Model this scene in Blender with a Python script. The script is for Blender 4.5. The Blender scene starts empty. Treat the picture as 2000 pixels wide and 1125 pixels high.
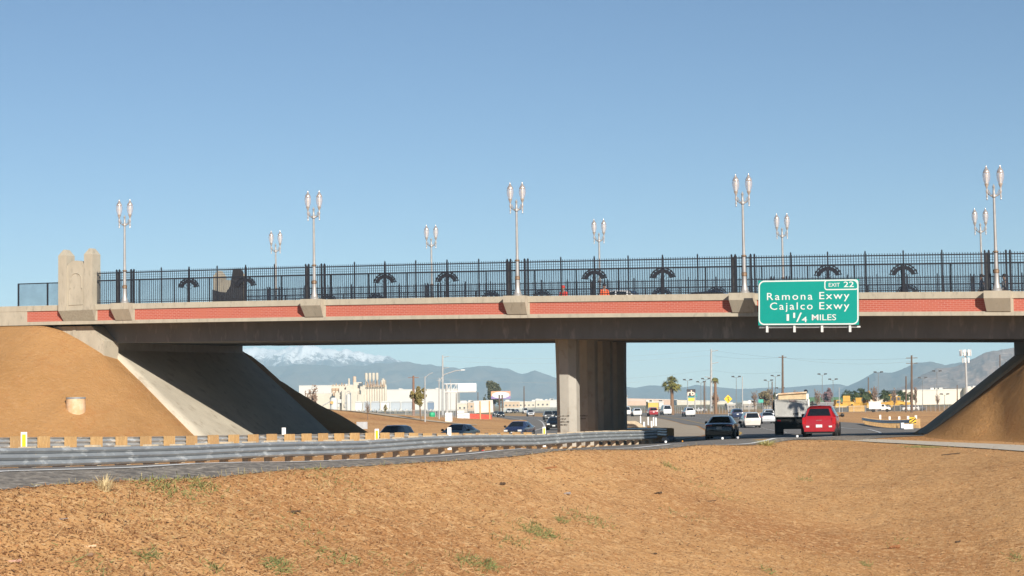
import bpy, math, random
import numpy as np
from mathutils import Vector, Matrix, noise
random.seed(7); rng = np.random.default_rng(7)
R = math.radians; PI = math.pi
S = bpy.context.scene; COL = S.collection
# ------------------------------------------------------------------ camera
F = 3600.0                                        # focal length in photo pixels (photo 2000 x 1125)
cam = bpy.data.cameras.new('camera'); camo = bpy.data.objects.new('camera', cam); COL.objects.link(camo)
cam.sensor_width = 36; cam.lens = 36*F/2000; cam.clip_start = 0.5; cam.clip_end = 40000
PITCH = math.atan(227.5/F); ROLL = R(0.85)
RM = Matrix.Rotation(PI/2+PITCH, 3, 'X') @ Matrix.Rotation(-ROLL, 3, 'Z')
camo.matrix_world = RM.to_4x4(); S.camera = camo
def ray(px, py): return RM @ Vector(((px-1000)/F, (562.5-py)/F, -1))
def at(px, py, Y): r = ray(px, py); return r*(Y/r.y)
# ------------------------------------------------------------------ light
SUN_EL, SUN_PHI = R(26), R(42)
AX, AY = 0.9246, -0.3810                            # bridge axis a ; normal n = (0.381, 0.9246) points away
sx = -0.381*math.cos(SUN_PHI)+AX*math.sin(SUN_PHI); sy = -0.9246*math.cos(SUN_PHI)+AY*math.sin(SUN_PHI)
sdir = Vector((sx*math.cos(SUN_EL), sy*math.cos(SUN_EL), math.sin(SUN_EL)))
sl = bpy.data.lights.new('sun', 'SUN'); sl.energy = 5.0; sl.angle = R(0.53); sl.color = (1, .93, .82)
so = bpy.data.objects.new('sun', sl); COL.objects.link(so); so.rotation_euler = sdir.to_track_quat('Z', 'Y').to_euler()
W = bpy.data.worlds.new('World'); S.world = W; W.use_nodes = True
wn = W.node_tree.nodes; bg = wn['Background']; sk = wn.new('ShaderNodeTexSky'); sk.sky_type = 'NISHITA'; sk.sun_disc = False
sk.sun_elevation = SUN_EL; sk.sun_rotation = math.atan2(sx, sy); sk.dust_density = 0.0; sk.ozone_density = 3.4; sk.air_density = 0.95; sk.altitude = 1200
W.node_tree.links.new(sk.outputs[0], bg.inputs[0]); bg.inputs[1].default_value = 0.061
S.view_settings.view_transform = 'Standard'; S.view_settings.look = 'None'; S.view_settings.exposure = 0.53; S.view_settings.gamma = 1
S.cycles.max_bounces = 8; S.cycles.transparent_max_bounces = 16; S.cycles.volume_bounces = 0
# ------------------------------------------------------------------ materials
def ramp_mix(nt, fac, c1, c2):
    m = nt.nodes.new('ShaderNodeMix'); m.data_type = 'RGBA'; nt.links.new(fac, m.inputs[0])
    for i, c in ((6, c1), (7, c2)):
        if isinstance(c, tuple): m.inputs[i].default_value = (*c, 1)
        else: nt.links.new(c, m.inputs[i])
    return m.outputs[2]
def nz(nt, vec, scale, detail=4, rough=.6, lo=.35, hi=.65):
    n = nt.nodes.new('ShaderNodeTexNoise'); n.inputs['Scale'].default_value = scale; n.inputs['Detail'].default_value = detail; n.inputs['Roughness'].default_value = rough
    nt.links.new(vec, n.inputs['Vector'])
    mr = nt.nodes.new('ShaderNodeMapRange'); nt.links.new(n.outputs[0], mr.inputs[0]); mr.inputs[1].default_value = lo; mr.inputs[2].default_value = hi
    return mr.outputs[0]
MATS = {}
def mat(name, c, c2=None, scale=3, rough=.7, metal=0, bump=0, bscale=None, spec=.5, stretch=(1, 1, 1), c3=None, s3=20, coat=0, lo=.35, hi=.65, alpha=1):
    if name in MATS: return MATS[name]
    m = bpy.data.materials.new(name); m.use_nodes = True; nt = m.node_tree; b = nt.nodes['Principled BSDF']
    b.inputs['Roughness'].default_value = rough; b.inputs['Metallic'].default_value = metal; b.inputs['Specular IOR Level'].default_value = spec
    b.inputs['Coat Weight'].default_value = coat; b.inputs['Coat Roughness'].default_value = .05; b.inputs['Alpha'].default_value = alpha
    tc = nt.nodes.new('ShaderNodeTexCoord'); mp = nt.nodes.new('ShaderNodeMapping'); mp.inputs['Scale'].default_value = stretch
    nt.links.new(tc.outputs['Object'], mp.inputs[0]); v = mp.outputs[0]
    if c2 is None: c2 = tuple(x*.82 for x in c)
    col = ramp_mix(nt, nz(nt, v, scale, lo=lo, hi=hi), c, c2)
    if c3: col = ramp_mix(nt, nz(nt, v, s3, 3, lo=.55, hi=.7), col, c3)
    nt.links.new(col, b.inputs['Base Color'])
    if bump:
        n = nt.nodes.new('ShaderNodeTexNoise'); n.inputs['Scale'].default_value = bscale or scale*4; n.inputs['Detail'].default_value = 5; nt.links.new(v, n.inputs['Vector'])
        bp = nt.nodes.new('ShaderNodeBump'); bp.inputs['Strength'].default_value = bump; bp.inputs['Distance'].default_value = .05
        nt.links.new(n.outputs[0], bp.inputs['Height']); nt.links.new(bp.outputs[0], b.inputs['Normal'])
    MATS[name] = m; return m
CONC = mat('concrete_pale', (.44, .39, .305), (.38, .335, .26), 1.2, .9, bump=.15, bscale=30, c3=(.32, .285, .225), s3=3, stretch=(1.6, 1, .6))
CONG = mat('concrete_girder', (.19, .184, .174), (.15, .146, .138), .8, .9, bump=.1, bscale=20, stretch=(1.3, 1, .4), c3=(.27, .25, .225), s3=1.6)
CONP = mat('concrete_column', (.39, .365, .32), (.34, .32, .28), 1.2, .9, bump=.15, bscale=20, stretch=(1, 1, .7), c3=(.31, .28, .235), s3=2.5)
PAVE = mat('slope_concrete', (.50, .45, .36), (.42, .375, .30), .5, .9, bump=.2, bscale=15, c3=(.36, .31, .24), s3=1.3)
BLK = mat('black_steel', (.012, .014, .02), (.02, .022, .03), 5, .5)
BLK2 = mat('weathered_black_steel', (.02, .02, .022), (.05, .05, .052), 6, .6)
LAMPM = mat('lamp_metal', (.39, .375, .365), (.31, .295, .285), 3, .45, .25)
BRONZE = mat('lamp_collar', (.30, .20, .13), None, 3, .4, .5)
CAPM = mat('lamp_bright_metal', (.75, .68, .62), (.5, .43, .38), 8, .3, .6)
GALV = mat('galvanised_steel', (.36, .385, .40), (.29, .31, .33), 1.5, .45, .35, c3=(.62, .64, .64), s3=1.6, stretch=(1, 1, 2.5))
WOOD = mat('guardrail_timber', (.56, .36, .16), (.44, .27, .11), 4, .85, stretch=(4, 4, .7), c3=(.36, .21, .09), s3=6, bump=.1)
WOOD2 = mat('guardrail_timber_aged', (.47, .29, .13), (.36, .22, .095), 5, .85, stretch=(4, 4, .7), c3=(.60, .40, .2), s3=5, bump=.1)
WOODG = mat('weathered_timber', (.58, .48, .34), (.46, .37, .26), 5, .9, stretch=(4, 4, .7))
POLEW = mat('pole_timber', (.16, .105, .07), (.11, .075, .055), 3, .9, stretch=(3, 3, .4))
WHITE = mat('white_plastic', (.80, .80, .78), (.74, .74, .72), 3, .6)
YEL = mat('reflector_yellow', (.85, .52, .01), (.8, .47, .01), 3, .5)
SIGNG = mat('sign_green', (.0, .295, .24), (.0, .275, .225), 1.0, .45)
SIGNW = mat('sign_white', (.72, .72, .70), (.69, .69, .67), 3, .5)
SIGNB = mat('sign_back_metal', (.62, .64, .66), (.5, .52, .54), 3, .5, .3)
RUBBER = mat('tyre_rubber', (.012, .012, .013), (.02, .02, .02), 6, .8)
GLASSD = mat('car_glass', (.008, .01, .013), (.012, .013, .016), 3, .08, spec=.7)
RIM = mat('wheel_metal', (.5, .5, .52), (.3, .3, .32), 6, .3, .7)
PLATE = mat('license_plate', (.75, .75, .73), (.6, .6, .6), 25, .5)
TAIL = mat('tail_light_red', (.45, .01, .015), (.35, .008, .01), 5, .25)
HEADL = mat('head_light_clear', (.75, .75, .73), (.6, .6, .6), 9, .15)
DARK = mat('dark_trim', (.015, .015, .016), None, 5, .6)
CHROME = mat('chrome', (.7, .7, .7), (.6, .6, .6), 5, .15, .9)
def brick():
    m = bpy.data.materials.new('red_brick'); m.use_nodes = True; nt = m.node_tree; b = nt.nodes['Principled BSDF']; b.inputs['Roughness'].default_value = .9
    tc = nt.nodes.new('ShaderNodeTexCoord'); mp = nt.nodes.new('ShaderNodeMapping'); mp.inputs['Rotation'].default_value = (-PI/2, 0, 0)
    nt.links.new(tc.outputs['Object'], mp.inputs[0])
    sh = nt.nodes.new('ShaderNodeSeparateXYZ'); nt.links.new(tc.outputs['Object'], sh.inputs[0])
    k = nt.nodes.new('ShaderNodeMath'); k.operation = 'MULTIPLY_ADD'; nt.links.new(sh.outputs[0], k.inputs[0]); k.inputs[1].default_value = .0228; nt.links.new(sh.outputs[2], k.inputs[2])
    cb = nt.nodes.new('ShaderNodeCombineXYZ'); nt.links.new(sh.outputs[0], cb.inputs[0]); nt.links.new(k.outputs[0], cb.inputs[1])
    br = nt.nodes.new('ShaderNodeTexBrick'); nt.links.new(cb.outputs[0], br.inputs[0])
    br.inputs['Color1'].default_value = (.39, .085, .055, 1); br.inputs['Color2'].default_value = (.43, .10, .065, 1); br.inputs['Mortar'].default_value = (.50, .22, .165, 1)
    br.inputs['Scale'].default_value = 1; br.inputs['Brick Width'].default_value = .30; br.inputs['Row Height'].default_value = .098; br.inputs['Mortar Size'].default_value = .012; br.inputs['Bias'].default_value = 0
    col = ramp_mix(nt, nz(nt, tc.outputs['Object'], .6, 3, lo=.45, hi=.75), br.outputs[0], (.44, .13, .085))
    nt.links.new(col, b.inputs['Base Color']); return m
BRICK = brick()
def meshmat(name, fac, c):
    m = bpy.data.materials.new(name); m.use_nodes = True; nt = m.node_tree
    t = nt.nodes.new('ShaderNodeBsdfTransparent'); mx = nt.nodes.new('ShaderNodeMixShader'); b = nt.nodes['Principled BSDF']; b.inputs['Base Color'].default_value = (*c, 1); b.inputs['Roughness'].default_value = .6
    tc = nt.nodes.new('ShaderNodeTexCoord'); f = nz(nt, tc.outputs['Object'], .9, 4, .6, .2, .8)
    mr = nt.nodes.new('ShaderNodeMapRange'); nt.links.new(f, mr.inputs[0]); mr.inputs[3].default_value = fac*.7; mr.inputs[4].default_value = fac*1.3
    nt.links.new(mr.outputs[0], mx.inputs[0]); nt.links.new(t.outputs[0], mx.inputs[1]); nt.links.new(b.outputs[0], mx.inputs[2])
    nt.links.new(mx.outputs[0], nt.nodes['Material Output'].inputs[0]); return m
MESHN = meshmat('fine_black_mesh', .13, (.03, .05, .085)); MESHC = meshmat('chain_link_grey', .24, (.30, .31, .30)); MESHL = meshmat('black_chain_link', .22, (.03, .06, .09))
def globemat():
    m = bpy.data.materials.new('lamp_globe_acrylic'); m.use_nodes = True; nt = m.node_tree; b = nt.nodes['Principled BSDF']
    b.inputs['Base Color'].default_value = (.62, .52, .48, 1); b.inputs['Roughness'].default_value = .15
    t = nt.nodes.new('ShaderNodeBsdfTransparent'); mx = nt.nodes.new('ShaderNodeMixShader'); mx.inputs[0].default_value = .36
    nt.links.new(t.outputs[0], mx.inputs[1]); nt.links.new(b.outputs[0], mx.inputs[2]); nt.links.new(mx.outputs[0], nt.nodes['Material Output'].inputs[0]); return m
GLOBE = globemat()
def paint(name, c, rough=.25): return mat('paint_'+name, c, tuple(x*.93 for x in c), 2, rough, .0, spec=.5, coat=.6)
# ------------------------------------------------------------------ mesh helpers
class MB:
    def __init__(s): s.v = []; s.f = []; s.m = []
    def add(s, vs, fs, mi=0):
        o = len(s.v); s.v += [tuple(v) for v in vs]; s.f += [tuple(i+o for i in f) for f in fs]; s.m += [mi]*len(fs); return s
    def box(s, x0, x1, y0, y1, z0, z1, M=None, mi=0):
        vs = [Vector(p) for p in ((x0, y0, z0), (x1, y0, z0), (x1, y1, z0), (x0, y1, z0), (x0, y0, z1), (x1, y0, z1), (x1, y1, z1), (x0, y1, z1))]
        if M: vs = [M @ v for v in vs]
        return s.add(vs, ((0, 3, 2, 1), (4, 5, 6, 7), (0, 1, 5, 4), (1, 2, 6, 5), (2, 3, 7, 6), (3, 0, 4, 7)), mi)
    def tube(s, pts, rad, n=6, mi=0, cap=True):
        pts = [Vector(p) for p in pts]; vs = []; fs = []
        rad = rad if isinstance(rad, (list, tuple)) else [rad]*len(pts)
        for i, p in enumerate(pts):
            d = (pts[min(i+1, len(pts)-1)]-pts[max(i-1, 0)]).normalized(); a = d.orthogonal().normalized() if abs(d.z) < .95 else Vector((1, 0, 0)).cross(d).normalized(); b = d.cross(a)
            vs += [p+(a*math.cos(2*PI*k/n)+b*math.sin(2*PI*k/n))*rad[i] for k in range(n)]
        for i in range(len(pts)-1):
            for k in range(n): fs.append((i*n+k, i*n+(k+1) % n, (i+1)*n+(k+1) % n, (i+1)*n+k))
        if cap: fs += [tuple(range(n))[::-1], tuple(range((len(pts)-1)*n, len(pts)*n))]
        return s.add(vs, fs, mi)
    def lathe(s, prof, n=12, c=(0, 0, 0), mi=0, ax='z'):
        vs = []; fs = []
        for r, z in prof:
            for k in range(n):
                a = 2*PI*k/n; p = (r*math.cos(a), r*math.sin(a), z)
                if ax == 'x': p = (p[2], p[0], p[1])
                vs.append((p[0]+c[0], p[1]+c[1], p[2]+c[2]))
        for i in range(len(prof)-1):
            for k in range(n): fs.append((i*n+k, i*n+(k+1) % n, (i+1)*n+(k+1) % n, (i+1)*n+k))
        fs += [tuple(range(n))[::-1], tuple(range((len(prof)-1)*n, len(prof)*n))]
        return s.add(vs, fs, mi)
    def prism(s, poly, y0, y1, M=None, mi=0):        # poly in (x,z), extruded along y
        n = len(poly); vs = [Vector((p[0], y0, p[1])) for p in poly]+[Vector((p[0], y1, p[1])) for p in poly]
        if M: vs = [M @ v for v in vs]
        return s.add(vs, [tuple(range(n)), tuple(range(2*n-1, n-1, -1))]+[(i, i+n, (i+1) % n+n, (i+1) % n) for i in range(n)], mi)
    def build(s, name, m, parent=None, smooth=None):
        me = bpy.data.meshes.new(name); me.from_pydata(s.v, [], s.f)
        for k in (m if isinstance(m, (list, tuple)) else [m]): me.materials.append(k)
        if any(s.m): me.polygons.foreach_set('material_index', s.m)
        me.update(); o = bpy.data.objects.new(name, me); COL.objects.link(o)
        if smooth is not None: me.shade_smooth(); me.set_sharp_from_angle(angle=R(smooth))
        if parent: o.parent = parent
        return o
def npmesh(name, V, Fq, m, parent=None, smooth=False):
    me = bpy.data.meshes.new(name); V = np.asarray(V, dtype=np.float32); Fq = np.asarray(Fq, dtype=np.int32); k = Fq.shape[1]
    me.vertices.add(len(V)); me.vertices.foreach_set('co', V.ravel()); me.loops.add(Fq.size); me.loops.foreach_set('vertex_index', Fq.ravel())
    me.polygons.add(len(Fq)); me.polygons.foreach_set('loop_start', np.arange(0, Fq.size, k, dtype=np.int32))
    me.materials.append(m); me.update(calc_edges=True); me.validate()
    if smooth: me.shade_smooth()
    o = bpy.data.objects.new(name, me); COL.objects.link(o)
    if parent: o.parent = parent
    return o
def tag(o, label, cat, group=None): o['label'] = label; o['category'] = cat; (group and o.__setitem__('group', group)); return o
def struct(o): o['kind'] = 'structure'; return o
def stuff(o): o['kind'] = 'stuff'; return o
def thing(name, label, cat, loc=(0, 0, 0), rz=0, group=None):
    o = bpy.data.objects.new(name, None); COL.objects.link(o); o.location = loc; o.rotation_euler = (0, 0, rz); o.empty_display_size = .3
    return tag(o, label, cat, group)
def dup(o, loc, rz=None, label=None, scale=None):
    def cp(a, par):
        c = a.copy(); COL.objects.link(c)
        if par: c.parent = par
        for ch in a.children: cp(ch, c)
        return c
    c = cp(o, None); c.location = loc
    if rz is not None: c.rotation_euler = (0, 0, rz)
    if scale: c.scale = (scale,)*3 if not isinstance(scale, tuple) else scale
    if label: c['label'] = label
    return c
def grid_faces(ni, nj):
    i, j = np.meshgrid(np.arange(ni-1), np.arange(nj-1), indexing='ij'); a = (i*nj+j).ravel(); return np.stack([a, a+nj, a+nj+1, a+1], 1)
# ------------------------------------------------------------------ terrain height
CP = [(-5.3,19,-1.69),(0,19,-1.77),(5.3,19,-1.85),(0,34,-1.66),(9,40,-1.85),(-3,30,-1.5),(15,55,-2.0),(19,70,-2.06),(17,86,-2.03),(24,60,-2.15),
 (-7.7,27.7,-1.18),(-8.7,31.3,-1.05),(-5.63,33.8,-1.27),(-6.25,37.5,-1.14),(-3.37,40.4,-1.32),(-3.67,44,-1.30),(0,53.3,-1.33),(0,49.4,-1.40),(5.6,67.1,-1.575),(5.3,63.8,-1.62),(11.3,81.7,-1.735),(11.1,79.9,-1.85),(15.4,86.4,-1.93),(15.3,92,-1.9),
 (-13.3,48,-1.75),(-9.5,56,-1.9),(-5.8,70.6,-2.11),(1,90,-2.32),(7.57,109,-2.48),(-19,67.5,-1.76),(-12.2,80,-1.98),(1.1,109,-2.49),(-5.6,94,-2.2),(-7,91,-2.14),
 (-8.5,133,-2.97),(-4.1,144,-2.97),(.7,164,-3.0),(-19,110,-2.85),(-32,80,-2.4),(3.5,255,-3.1),(-4,483,-3.25),(7.2,371,-3.3),(6.3,571,-3.6),(5,200,-3.05),
 (13.5,118,-2.43),(16.5,97.6,-1.96),(21.8,138,-2.6),(27.7,214,-3.1),(33,240,-3.0),(38,313,-3.0),(28,371,-2.8),(35,419,-2.9),(14.3,137,-2.6),(21,220,-2.9),(27,350,-2.9),
 (34,156,-2.55),(41,218,-2.94),(20,94,-2.0),(26,104,-2.1),(31,125,-2.35),(-27,262,-.3),(-20,256,-1.1),(-11,250,-2.3),(-14,190,-2.75),(-45,285,.3),(-32,330,-1.6),(-60,330,-1),(-40,430,-3.2),
 (-20,420,-3.3),(-80,600,-3.6),(80,600,-3.4),(0,900,-3.6),(40,900,-3.5),(0,2500,-4),(-600,2500,-4),(600,2500,-4),(200,900,-3.5),(-200,900,-3.8),(60,300,-3.2),(60,450,-3.2),(45,200,-3.0),(60,160,-2.8),(50,110,-2.5),
 (-40,60,-1.8),(-60,150,-2.8),(-25,30,-1.2),(40,40,-2.2),(12,10,-1.8),(-12,10,-1.3),(0,10,-1.75),(-30,120,-2.9),(-26,165,-2.9)]
CP = np.array(CP, float)
def uv(x, y): r = np.hypot(x, y); return np.clip(np.arctan2(x, y), -1.05, 1.05)*1.6, np.log(r+8)
def tps_k(d2): return np.where(d2 > 1e-12, d2*np.log(np.maximum(d2, 1e-12)), 0)
cu, cv = uv(CP[:, 0], CP[:, 1]); n_ = len(CP)
A_ = np.zeros((n_+3, n_+3)); A_[:n_, :n_] = tps_k((cu[:, None]-cu)**2+(cv[:, None]-cv)**2)+np.eye(n_)*2e-4
A_[:n_, n_] = A_[n_, :n_] = 1; A_[:n_, n_+1] = A_[n_+1, :n_] = cu; A_[:n_, n_+2] = A_[n_+2, :n_] = cv
Wt = np.linalg.solve(A_, np.r_[CP[:, 2], 0, 0, 0])
def Gn(x, y):
    x = np.asarray(x, float); y = np.asarray(y, float); sh = x.shape; x = x.ravel(); y = y.ravel(); out = np.empty(len(x))
    for k in range(0, len(x), 40000):
        u, v = uv(x[k:k+40000], y[k:k+40000]); out[k:k+40000] = tps_k((u[:, None]-cu)**2+(v[:, None]-cv)**2) @ Wt[:n_]+Wt[n_]+Wt[n_+1]*u+Wt[n_+2]*v
    r = np.hypot(x, y); a = np.abs(np.arctan2(x, y))
    t = np.clip((r-700)/800, 0, 1); out = out*(1-t)+(-3.6)*t
    t = np.clip((a-.8)/.8, 0, 1); out = out*(1-t)+(-1.9)*t
    t = np.clip((12-r)/6, 0, 1); out = out*(1-t)+(-1.75)*t
    return out.reshape(sh)
def G(x, y): return float(Gn([x], [y])[0])
def smooth_poly(P, step=2.0):
    P = [Vector((*p, 0)) for p in P]; out = []
    P = [P[0]*2-P[1]]+P+[P[-1]*2-P[-2]]
    for i in range(1, len(P)-2):
        a, b, c, d = P[i-1:i+3]; m = max(1, int((c-b).length/step))
        for k in range(m):
            t = k/m; out.append(.5*((2*b)+(c-a)*t+(2*a-5*b+4*c-d)*t*t+(3*b-a-3*c+d)*t**3))
    out.append(P[-2]); return np.array([(p.x, p.y) for p in out])
def resample(Q, n):
    d = np.r_[0, np.cumsum(np.hypot(*np.diff(Q, axis=0).T))]; t = np.linspace(0, d[-1], n); return np.stack([np.interp(t, d, Q[:, 0]), np.interp(t, d, Q[:, 1])], 1)
LE = smooth_poly([(-34,-14),(-26,10),(-13.0,48),(-5.3,70.6),(3,95),(8.7,114),(14.0,138),(20,190),(24.5,270),(26.5,350),(26,450),(22,580),(5,800),(-40,1150)])
RE = smooth_poly([(-23,-14),(-14,10),(-7.7,27.7),(-5.63,33.8),(-3.37,40.4),(0,49.4),(5.3,63.8),(11.1,79.9),(15.2,86.4),(18,92),(24,104),(31,125),(34.8,150),(41.8,218),(47,300),(50,380),(50,480),(46,620),(28,850),(-15,1180)])
OUT_ = smooth_poly([(-44,20),(-33,62),(-23,100),(-16,124),(-9.5,146),(-4.8,166),(-.5,200),(2,255),(1,350),(-5,483),(-14,600),(-35,800),(-70,1100)])
INN = smooth_poly([(-31,20),(-20.5,62),(-9,100),(-2,120),(3,138),(7.2,165),(10.8,200),(12.8,255),(11.5,350),(6,483),(-2,600),(-20,800),(-52,1100)])
def rib(name, A, B, dz, m, ns=500, nc=6, nearbias=2.2):
    t = np.linspace(0, 1, ns)**nearbias
    def rs(Q): d = np.r_[0, np.cumsum(np.hypot(*np.diff(Q, axis=0).T))]; return np.stack([np.interp(t*d[-1], d, Q[:, 0]), np.interp(t*d[-1], d, Q[:, 1])], 1)
    a, b = rs(A), rs(B); w = np.linspace(0, 1, nc)[None, :, None]; P = a[:, None]*(1-w)+b[:, None]*w
    z = Gn(P[..., 0], P[..., 1])+dz; V = np.concatenate([P, z[..., None]], 2).reshape(-1, 3)
    return npmesh(name, V, grid_faces(ns, nc)[:, ::-1], m, smooth=True)
def offset(Q, d):
    t = np.gradient(Q, axis=0); t /= np.linalg.norm(t, axis=1)[:, None]; return Q+np.stack([t[:, 1], -t[:, 0]], 1)*d
def cut(Q, y0, y1): return Q[(Q[:, 1] >= y0) & (Q[:, 1] <= y1)]
ASPH = mat('asphalt', (.20, .18, .158), (.16, .145, .128), .35, .9, bump=.3, bscale=60, c3=(.20, .18, .16), s3=1.2)
ASPHN = mat('coarse_asphalt', (.28, .24, .195), (.13, .113, .095), 4, .95, bump=.7, bscale=20, c3=(.55, .49, .41), s3=6, lo=.42, hi=.58)
LINE = mat('road_paint_white', (.62, .61, .58), (.48, .47, .45), 2, .7); LINEB = mat('edge_line_paint', (.78, .77, .74), (.70, .69, .66), 2, .7); LINEY = mat('road_paint_yellow', (.60, .36, .06), (.48, .30, .06), 2, .7)
GRAV = mat('pale_gravel', (.62, .55, .45), (.44, .38, .30), 7, .95, bump=.6, bscale=20, c3=(.6, .55, .46), s3=14)
# ground material
def groundmat():
    m = bpy.data.materials.new('bare_dirt'); m.use_nodes = True; nt = m.node_tree; b = nt.nodes['Principled BSDF']; b.inputs['Roughness'].default_value = .95; b.inputs['Specular IOR Level'].default_value = .15
    tc = nt.nodes.new('ShaderNodeTexCoord'); v = tc.outputs['Object']
    big = nz(nt, v, .12, 5, .65, .38, .62); c = ramp_mix(nt, big, (.62, .345, .145), (.54, .29, .115))
    c = ramp_mix(nt, nz(nt, v, .055, 4, .6, .46, .62), c, (.43, .20, .075)); c = ramp_mix(nt, nz(nt, v, 1.6, 6, .8, .52, .68), c, (.38, .185, .07))
    c = ramp_mix(nt, nz(nt, v, 5, 5, .8, .50, .60), c, (.72, .44, .21))
    c = ramp_mix(nt, nz(nt, v, 11, 4, .8, .55, .61), c, (.24, .11, .04))
    c = ramp_mix(nt, nz(nt, v, 15, 3, .7, .61, .66), c, (.68, .45, .24))
    sp = nt.nodes.new('ShaderNodeSeparateXYZ'); nt.links.new(v, sp.inputs[0])
    mr = nt.nodes.new('ShaderNodeMapRange'); nt.links.new(sp.outputs[1], mr.inputs[0]); mr.inputs[1].default_value = 420; mr.inputs[2].default_value = 900
    far = ramp_mix(nt, nz(nt, v, .01, 4, .6), (.34, .27, .17), (.20, .19, .10)); c = ramp_mix(nt, mr.outputs[0], c, far)
    nt.links.new(c, b.inputs['Base Color'])
    n = nt.nodes.new('ShaderNodeTexNoise'); n.inputs['Scale'].default_value = 14; n.inputs['Detail'].default_value = 6; n.inputs['Roughness'].default_value = .7; nt.links.new(v, n.inputs['Vector'])
    bp = nt.nodes.new('ShaderNodeBump'); bp.inputs['Strength'].default_value = .8; bp.inputs['Distance'].default_value = .06; nt.links.new(n.outputs[0], bp.inputs['Height']); nt.links.new(bp.outputs[0], b.inputs['Normal'])
    return m
DIRT = groundmat()
def vnoise(x, y, seed=0):        # cheap tileless value noise, numpy
    xi = np.floor(x).astype(np.int64); yi = np.floor(y).astype(np.int64); fx = x-xi; fy = y-yi; fx = fx*fx*(3-2*fx); fy = fy*fy*(3-2*fy)
    def h(a, b): k = (a*374761393+b*668265263+seed*974711) & 0xffffffff; k = ((k ^ (k >> 13))*1274126177) & 0xffffffff; return ((k ^ (k >> 16)) & 0xffff)/65535.
    return (h(xi, yi)*(1-fx)+h(xi+1, yi)*fx)*(1-fy)+(h(xi, yi+1)*(1-fx)+h(xi+1, yi+1)*fx)*fy
def fbm(x, y, o=4, seed=0): return sum(vnoise(x*2**k, y*2**k, seed+k)/2**k for k in range(o))/sum(1/2**k for k in range(o))-.5
def right_of_RE(x, y):            # signed distance to the right of the near pavement edge (metres)
    P = np.array([(-23,-14),(-14,10),(-7.7,27.7),(-5.63,33.8),(-3.37,40.4),(0,49.4),(5.3,63.8),(11.1,79.9),(15.2,86.4),(18,92),(24,104),(31,125)]); best = np.full(np.shape(x), 1e9); sg = np.zeros(np.shape(x))
    for (x0, y0), (x1, y1) in zip(P[:-1], P[1:]):
        dx, dy = x1-x0, y1-y0; L = math.hypot(dx, dy); t = np.clip(((x-x0)*dx+(y-y0)*dy)/L/L, 0, 1); d = np.hypot(x-x0-t*dx, y-y0-t*dy); s = (x-x0)*dy-(y-y0)*dx
        k = d < best; best = np.where(k, d, best); sg = np.where(k, np.sign(s), sg)
    return best*sg
def GD(x, y):                     # ground with the dug-over relief of the foreground
    d_ = right_of_RE(x, y); w_ = np.clip((15+(87-y)*.185-x)/15, 0, 1); w_ = w_*w_*(3-2*w_)*np.clip((92-y)/8, 0, 1)
    z = Gn(x, y)-3.7*(1-np.exp(-np.clip(d_-.35, 0, 40)/9.2))*w_; m = np.clip((d_-.3)/1.2, 0, 1)*np.clip((130-y)/20, 0, 1)
    e = np.clip((right_of_RE(x, y)+.15)/.25, 0, 1)*np.clip((1.6-right_of_RE(x, y))/1.2, 0, 1)*np.clip((100-y)/10, 0, 1)
    return z+e*.03+m*np.clip((15+(87-y)*.185-x-.8)/2, 0, 1)*(fbm(x*.35, y*.35, 3, 3)*.16+fbm(x*2.3, y*2.3, 4, 9)*.12)
ang = np.r_[np.arange(-180, -42, 6), np.arange(-42, -20, .7), np.arange(-20, 20, .125), np.arange(20, 42, .7), np.arange(42, 180.1, 6)]*PI/180
rad = np.r_[0.3, 3, 6, 9, 12, 14, 15*1.0095**np.arange(0, 300), 15*1.0095**300*1.03**np.arange(1, 140)]; rad = rad[rad < 11500]
rr, aa = np.meshgrid(rad, ang, indexing='ij'); gx, gy = rr*np.sin(aa), rr*np.cos(aa)
gz = GD(gx, gy)-.0
ground = struct(npmesh('ground', np.stack([gx, gy, gz], 2).reshape(-1, 3), grid_faces(*gx.shape)[:, ::-1], DIRT, smooth=True))
struct(rib('highway_road', LE, RE, .03, ASPH)); struct(rib('oncoming_road', OUT_, INN, .03, ASPH))
# near shoulder: coarse gravelly strip along the dirt
LN = smooth_poly([(-15.6,10),(-8.7,31.3),(-6.25,37.5),(-3.67,44),(0,53.3),(5.6,67.1),(11.3,81.7),(15.3,92),(18.4,99.5)])
struct(rib('road_shoulder', LN, smooth_poly([(-14,10),(-7.6,27.5),(-5.5,33.6),(-3.25,40.2),(0.12,49.2),(5.4,63.6),(11.2,79.7),(15.3,86.2),(18.1,92)]), .042, ASPHN, 260, 5, 1))
struct(rib('gravel_path', smooth_poly([(14.5,90),(18,90.5),(21.5,84),(23,76),(26,60)]), smooth_poly([(14.2,87.6),(17.5,84.5),(18.9,76),(19.2,68),(21,52)]), .035, GRAV, 80, 8, 1))
MED = mat('median_dirt', (.44, .36, .26), (.35, .28, .20), .5, .95, bump=.5, bscale=12, c3=(.25, .2, .14), s3=5)
struct(rib('median_island', cut(offset(INN, 4.5), 150, 420), cut(offset(LE, -.3), 122, 420), .03, MED, 120, 8, 1.3))
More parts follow.
